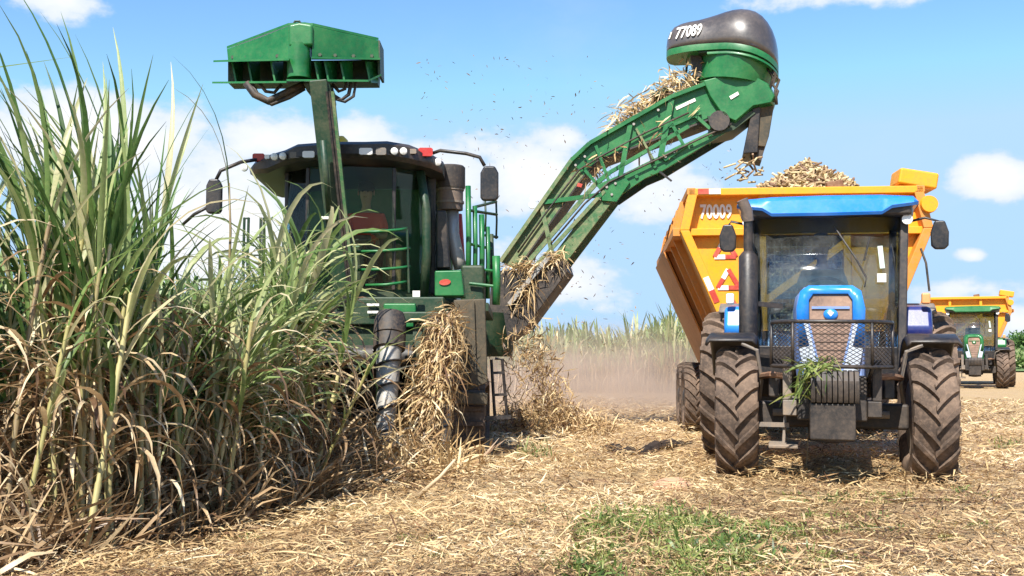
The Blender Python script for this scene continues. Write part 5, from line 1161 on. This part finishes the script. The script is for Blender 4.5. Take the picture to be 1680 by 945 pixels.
# trash thrown down from the machine on to the ground behind it
def plume(n, seed):
    g = np.random.default_rng(seed); t = g.random(n); px = np.where(g.random(n) < .55, 850 + 85*t**.8, 835 + 70*g.random(n)); py = 545 + 165*t
    Yd = g.uniform(16.3, 18.2, n); p = np.array([at(a + g.normal(0, 14), b + g.normal(0, 16), y_) for a, b, y_ in zip(px, py, Yd)])
    d = unit(g.normal(0, 1, (n, 3))*[.7, .6, 1]); return strips(p, d, unit(g.normal(0, 1, (n, 3))), g.uniform(.06, .24, n), g.uniform(.008, .024, n), g.normal(0, .15, n), np.clip(g.normal(.34, .24, n), 0, 1), secs=3)
def pile(n, seed):
    g = np.random.default_rng(seed); a = g.uniform(0, 6.283, n); r = g.random(n)**.6
    x, y = .55 + 1.1*r*np.cos(a), 17.6 + 1.5*r*np.sin(a); z = gz(x, y) + (.75*(1-r)**1.1)*g.uniform(.2, 1, n)
    d = unit(g.normal(0, 1, (n, 3))*[1, 1, .6]); return strips(np.stack([x, y, z], 1), d, unit(g.normal(0, .5, (n, 3))+[0, 0, 1]), g.uniform(.08, .28, n), g.uniform(.010, .028, n), g.normal(.05, .15, n), np.clip(g.normal(.45, .25, n), 0, 1))
stuff('falling_trash', [plume(1500, 96), pile(3200, 97)], M['straw_a'], 'stream of cut leaves and trash falling beneath the elevator', 'cane trash')
# chaff in the air around the elevator and the extractor
g = np.random.default_rng(98); n = 420
px = np.concatenate([g.uniform(690, 1000, 190), g.uniform(1060, 1200, 60), g.normal(930, 60, 170)]); py = np.concatenate([g.uniform(90, 330, 190), g.uniform(230, 330, 60), g.uniform(330, 580, 170)])
p = np.array([at(a, b, c_) for a, b, c_ in zip(px, py, g.uniform(15.5, 18.5, n))])
stuff('flying_chaff', [strips(p, unit(g.normal(0, 1, (n, 3))), unit(g.normal(0, 1, (n, 3))), g.uniform(.02, .09, n), g.uniform(.008, .02, n), g.normal(0, .2, n), np.clip(g.normal(.2, .15, n), 0, 1))], M['dry_a'], 'small bits of leaf flying in the air around the elevator', 'chaff')
for k in range(26):
    px, py = 1228 + rng.gauss(0, 15), rng.uniform(258, 300)
    billet(at(px, py, 17.1+rng.uniform(-.2, .3)), (rng.gauss(0, .7), rng.gauss(0, .7), rng.uniform(0, 6.28)), 'cut cane billet dropping from the extractor into the trailer', 'billets falling through the air', .9)
# straw bundle hanging on the right divider
def bundle(n, seed):
    g = np.random.default_rng(seed); t = g.random(n); a = g.uniform(0, 2*math.pi, n); top, bot = np.array(at(738, 512, 11.9)), np.array(at(694, 728, 11.45))
    r = (.065 + .075*np.sin(math.pi*t))*g.uniform(.7, 1.08, n); c = top*(1-t)[:, None] + bot*t[:, None]
    p = c + np.stack([np.cos(a)*r, np.sin(a)*r*.8, g.normal(0, .05, n)], 1)
    d = unit(np.stack([np.cos(a)*.5 - .35, np.sin(a)*.6 - .3, -g.uniform(-.2, .7, n)], 1) + g.normal(0, .45, (n, 3))); nr = unit(np.stack([np.cos(a), np.sin(a), np.full(n, .4)], 1))
    return strips(p, d, nr, np.where(g.random(n) < .12, g.uniform(.28, .45, n), g.uniform(.08, .25, n)), g.uniform(.006, .022, n), g.normal(.10, .22, n), np.clip(g.normal(.44, .28, n), 0, 1), secs=5, droop=g.uniform(0, .9, n))
stuff('straw_bundle', [bundle(2700, 99)], M['straw_a'], 'golden straw bundle wrapped round the outer crop divider', 'straw')
def heap_at_nose(n, seed):
    g = np.random.default_rng(seed); x = g.normal(-1.1, .38, n); y = g.normal(11.1, .38, n); z = gz(x, y) + np.abs(g.normal(0, .17, n))*np.exp(-((x+1.15)/.5)**2)
    d = unit(g.normal(0, 1, (n, 3))*[1, .8, .7]); return strips(np.stack([x, y, z], 1), d, unit(g.normal(0, .6, (n, 3))+[0, 0, 1]), g.uniform(.15, .55, n), g.uniform(.01, .03, n), g.normal(.06, .15, n), np.clip(g.normal(.52, .24, n), 0, 1), secs=4)
stuff('nose_straw', [heap_at_nose(2200, 100)], M['straw_a'], 'ruffled straw pushed up in front of the harvester nose', 'straw')

# --- operator in the cab (one continuous skin for the body, clothes follow it)
def person(loc, label, shirt, rz=0):
    root = thing('person', label, 'person', loc, rz)
    def skinned(name, verts, edges, rad, mat, sub=2, parent=root):
        me = bpy.data.meshes.new(name); me.from_pydata(verts, edges, []); o = bpy.data.objects.new(name, me); C.objects.link(o); o.parent = parent; me.materials.append(mat)
        sk = o.modifiers.new('Skin', 'SKIN'); 
        for i, r0 in enumerate(rad): me.skin_vertices[0].data[i].radius = (r0, r0) if not isinstance(r0, tuple) else r0
        me.skin_vertices[0].data[0].use_root = True; sk.use_smooth_shade = True
        m2 = o.modifiers.new('Sub', 'SUBSURF'); m2.levels = sub; m2.render_levels = sub; return o
    V, E, Rr = [], [], []
    def v(p, r): V.append(p); Rr.append(r); return len(V)-1
    def ch(i, ps):
        for p, r in ps: j = v(p, r); E.append((i, j)); i = j
        return i
    pel = v((0, 0, 0), (.16, .12)); ches = ch(pel, [((0, .0, .22), (.16, .115)), ((0, -.02, .42), (.17, .115))])
    nk = ch(ches, [((0, -.02, .55), .07), ((0, -.04, .63), .055), ((0, -.06, .70), .075), ((0, -.065, .78), .095), ((0, -.055, .86), .075)])
    for s in (-1, 1):
        hand = ch(ches, [((s*.19, -.02, .46), .07), ((s*.24, -.10, .22), .05), ((s*.20, -.34, .20), .038), ((s*.17, -.42, .22), .032), ((s*.165, -.47, .225), .034)])
        for k, (dx, L) in enumerate(((-.028, .055), (-.009, .065), (.010, .06), (.028, .045))):
            ch(hand, [((s*.165+dx, -.50, .23), .010), ((s*.165+dx, -.50-L*.5, .22), .009), ((s*.165+dx, -.50-L*.6, .19), .008)])
        ch(hand, [((s*.165-s*.045, -.47, .235), .011), ((s*.165-s*.06, -.50, .225), .009)])
        ch(pel, [((s*.10, -.05, -.02), .095), ((s*.13, -.42, .03), .07), ((s*.13, -.46, -.30), .05), ((s*.13, -.44, -.40), .04), ((s*.13, -.58, -.41), .035)])
    skinned('body', V, E, Rr, M['skin'])
    V, E, Rr = [], [], []
    pel = v((0, 0, .04), (.175, .135)); ches = ch(pel, [((0, .0, .22), (.175, .13)), ((0, -.02, .42), (.185, .13)), ((0, -.02, .52), .09)])
    for s in (-1, 1): ch(2, [((s*.19, -.02, .46), .085), ((s*.235, -.08, .28), .068)])
    skinned('shirt', V, E, Rr, shirt)
    V, E, Rr = [], [], []
    pel = v((0, 0, 0), (.175, .135))
    for s in (-1, 1): ch(pel, [((s*.10, -.05, -.02), .105), ((s*.13, -.42, .03), .082), ((s*.13, -.46, -.30), .065), ((s*.13, -.45, -.36), .06)])
    skinned('trousers', V, E, Rr, M['trousers'])
    mb = MB(); mb.lathe([(.10, .80), (.112, .83), (.10, .90), (.06, .945), (.004, .955)], (0, -.045, 0), 'z', 16); part('hair', mb, M['hair'], root, smooth=True)
    for s in (-1, 1):
        mb = MB(); mb.lathe([(.001, -.012), (.012, -.006), (.012, .006)], (s*.035, -.158, .795), 'y', 8); part('eye', mb, M['hair'], root)
        mb = MB(); mb.box((s*.10, -.06, .785), (.02, .035, .06)); part('ear', mb, M['skin'], root, bevel=.008)
    mb = MB(); mb.prism([(-.014, -.15, .745), (.014, -.15, .745), (.006, -.15, .795), (-.006, -.15, .795)], (0, -.03, 0)); part('nose', mb, M['skin'], root, bevel=.006)
    mb = MB(); mb.box((0, -.145, .722), (.045, .012, .009)); part('mouth', mb, M['rust'], root)
    return root
person((HO.x+CX+.06, HO.y+.80, 1.98+.53), 'operator in a red shirt seated behind the harvester windscreen', M['shirt'])
pd = Mt @ Vector((0, 2.28, 1.66)); person(pd, 'driver in a pale shirt seated behind the blue tractor windscreen', M['shirt_pale'], YAW)

# --- loose things on the ground
def lump(name, label, loc, r, seed, mat, cat):
    rr = random.Random(seed); bm = bmesh.new(); bmesh.ops.create_icosphere(bm, subdivisions=3, radius=1)
    off = [Vector((rr.uniform(-1, 1), rr.uniform(-1, 1), rr.uniform(-1, 1))).normalized() for _ in range(9)]
    for q in bm.verts:
        f = 1 + sum(.16*max(0, q.co.normalized().dot(o_)-.55) for o_ in off) - sum(.22*max(0, q.co.normalized().dot(-o_)-.7) for o_ in off); q.co = Vector((q.co.x*r[0]*f, q.co.y*r[1]*f, q.co.z*r[2]*f))
    me = bpy.data.meshes.new(name); bm.to_mesh(me); bm.free(); o = put(name, me, mat, None, auto=30); o.location = loc
    return tag(o, label, cat)
lump('soil_clod', 'pinkish pale soil clod lying in the straw before the tractor', (1.43, 9.75, float(gz(1.43, 9.75))+.03), (.17, .12, .09), 3, M['soil_stone'], 'clod')
def stick(name, label, pts, r0, mat, cat='stick'):
    mb = MB(); pts = [Vector(p) for p in pts]; mb.tube([p for p in pts], [r0*(1-.5*k/(len(pts)-1)) for k in range(len(pts))], 7); return tag(part(name, mb, mat, None, smooth=True), label, cat)
def gp(px, py, dz=0.0):
    Yd = CAM_H*F_PX/(py-590); x = (px-840)/F_PX*Yd; return Vector((x, Yd, float(gz(x, Yd))+dz))
a = gp(690, 812, .02); b = a + Vector((.30, -.05, .30)); stick('dry_stalk', 'pale forked dry stalk leaning up beside the harvester track', [a, a.lerp(b, .5)+Vector((.02, 0, 0)), b], .022, M['pale_stalk'])
a = gp(1195, 782, .02); stick('bent_reed', 'thin pale bent reed in front of the left tractor wheel', [a, a+Vector((.14, -.02, .13)), a+Vector((.30, 0, .10)), a+Vector((.50, .0, -.01))], .008, M['pale_stalk'], 'reed')
a = gp(1318, 778, .0); stick('thin_stem', 'thin upright stem standing before the tractor front axle', [a, a+Vector((.02, -.02, .3)), a+Vector((.06, -.02, .6))], .008, M['pale_stalk'], 'stem')
a = gp(1340, 918, .01); stick('dark_stalk', 'dark rotten cane stalk lying on the straw near the weeds', [a, a+Vector((.10, .05, .02)), a+Vector((.22, .08, .03)), a+Vector((.30, .06, .01))], .022, M['bark'])
a = gp(1430, 905, .01); stick('brown_stalk', 'thin brown cane stalk lying along the straw', [a, a+Vector((.2, -.14, .015)), a+Vector((.42, -.25, .01))], .013, M['bark'])
a = gp(210, 880, .03); stick('fallen_stalk', 'reddish fallen cane stalk lying across the foot of the row', [a, a+Vector((.3, .2, .02)), a+Vector((.62, .42, .05)), a+Vector((.75, .50, .06))], .015, M['rust'])
a = gp(-10, 880, .0); stick('fallen_stalk', 'brown fallen cane stalk slanting up into the tall cane', [a, a+Vector((.35, .3, .16)), a+Vector((.75, .65, .42))], .018, M['stalk'])
a = gp(330, 800, .05); stick('fallen_stalk', 'long tan cane stalk slanting down out of the low cane', [a+Vector((-.75, -.1, 1.1)), a+Vector((-.3, -.05, .5)), a], .014, M['stalk'])
# ------------------------------------------------------------------ dust raised behind the harvester: thin, fading out towards its edge
dm, dt, do = newmat('field_dust')
dtc = node(dt, 'ShaderNodeTexCoord'); dl = node(dt, 'ShaderNodeVectorMath', {0: dtc.outputs['Object']}, operation='LENGTH')
dr_ = node(dt, 'ShaderNodeMapRange', {'Value': dl.outputs['Value'], 'From Min': .15, 'From Max': 1.0, 'To Min': .17, 'To Max': 0.0}, interpolation_type='SMOOTHSTEP')
dn = node(dt, 'ShaderNodeTexNoise', {'Vector': dtc.outputs['Object'], 'Scale': 4.5, 'Detail': 3.0})
dx = node(dt, 'ShaderNodeMath', {0: dr_.outputs[0], 1: node(dt, 'ShaderNodeMapRange', {'Value': dn.outputs[0], 'From Min': .35, 'From Max': .65, 'To Min': .25, 'To Max': 1.8}).outputs[0]}, operation='MULTIPLY')
dv = node(dt, 'ShaderNodeVolumePrincipled', {'Color': (.92, .72, .56, 1), 'Density': dx.outputs[0], 'Anisotropy': .2})
dt.links.new(dv.outputs[0], do.inputs['Volume'])
bm = bmesh.new(); bmesh.ops.create_icosphere(bm, subdivisions=3, radius=1)
me = bpy.data.meshes.new('dust_cloud'); bm.to_mesh(me); bm.free(); o = put('dust_cloud', me, dm); o.location = (2.2, 27, .15); o.scale = (5.8, 11.5, 2.3)
tag(o, 'thin pinkish dust hanging low behind the harvester', 'dust', kind='stuff')
# dark strips that paint the shadow line along the furrow
def shade_strip(name, label, pts, r0, seed):
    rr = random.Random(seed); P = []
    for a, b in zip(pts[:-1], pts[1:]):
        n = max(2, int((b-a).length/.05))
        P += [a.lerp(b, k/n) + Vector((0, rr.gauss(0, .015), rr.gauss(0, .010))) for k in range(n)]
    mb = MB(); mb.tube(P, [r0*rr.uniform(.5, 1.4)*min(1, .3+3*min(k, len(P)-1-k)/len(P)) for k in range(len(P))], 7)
    return tag(part(name, mb, M['furrow_shade'], None), label, 'soil')
shade_strip('furrow_shade_strip', 'dark ragged strip painting the furrow shadow between harvester and trailer', [gp(x, y, .02) for x, y in ((985, 738), (1015, 745), (1050, 747), (1072, 738), (1100, 733), (1135, 728))], .075, 1)
shade_strip('furrow_shade_strip', 'dark strip painting the furrow shadow beside the harvester ladder', [gp(x, y, .02) for x, y in ((822, 740), (850, 736), (880, 726), (905, 716))], .055, 2)
# fittings that a working machine carries: bolts, decal stripes, hydraulic lines
def bolts(parent, pts, r0, ax, mat):
    for p in pts:
        mb = MB(); mb.lathe([(r0, -.012), (r0, .02), (r0*.3, .022)][::1], (0, 0, 0), ax, 6); b = part('bolt', mb, mat, parent); b.location = p
bolts(TP, [tp(x, y, d-.01) for x, y, d in ((382, 94, .40), (405, 93, .31), (430, 92, .20), (455, 92, .08), (525, 90, .02), (550, 91, .11), (580, 92, .23), (610, 92, .36))], .022, 'y', M['jd_dark'])
for pts_, off in (([(850, 415), (900, 345), (950, 280), (985, 258), (1060, 218), (1130, 186)], -.05), ([(905, 400), (960, 335), (1000, 300), (1080, 262), (1150, 228), (1200, 205)], -.07)):
    mb = MB(); mb.tube([epo(x, y, off) for x, y in pts_], .016, 7); part('hydraulic_line', mb, M['rubber'], EL, smooth=True)
bolts(EL, [epo(x, y, -.06) for x, y in ((996, 308), (1010, 302), (1004, 320), (1092, 258), (1106, 250), (945, 272), (960, 258), (1040, 205), (1080, 182))], .022, 'y', M['steel'])
eplate('decal', [(1108, 176), (1140, 161), (1142, 166), (1110, 181)], M['sticker_w'], -.012, .008)
eplate('decal', [(948, 300), (956, 302), (954, 308), (946, 306)], M['sticker_r'], -.012, .008)
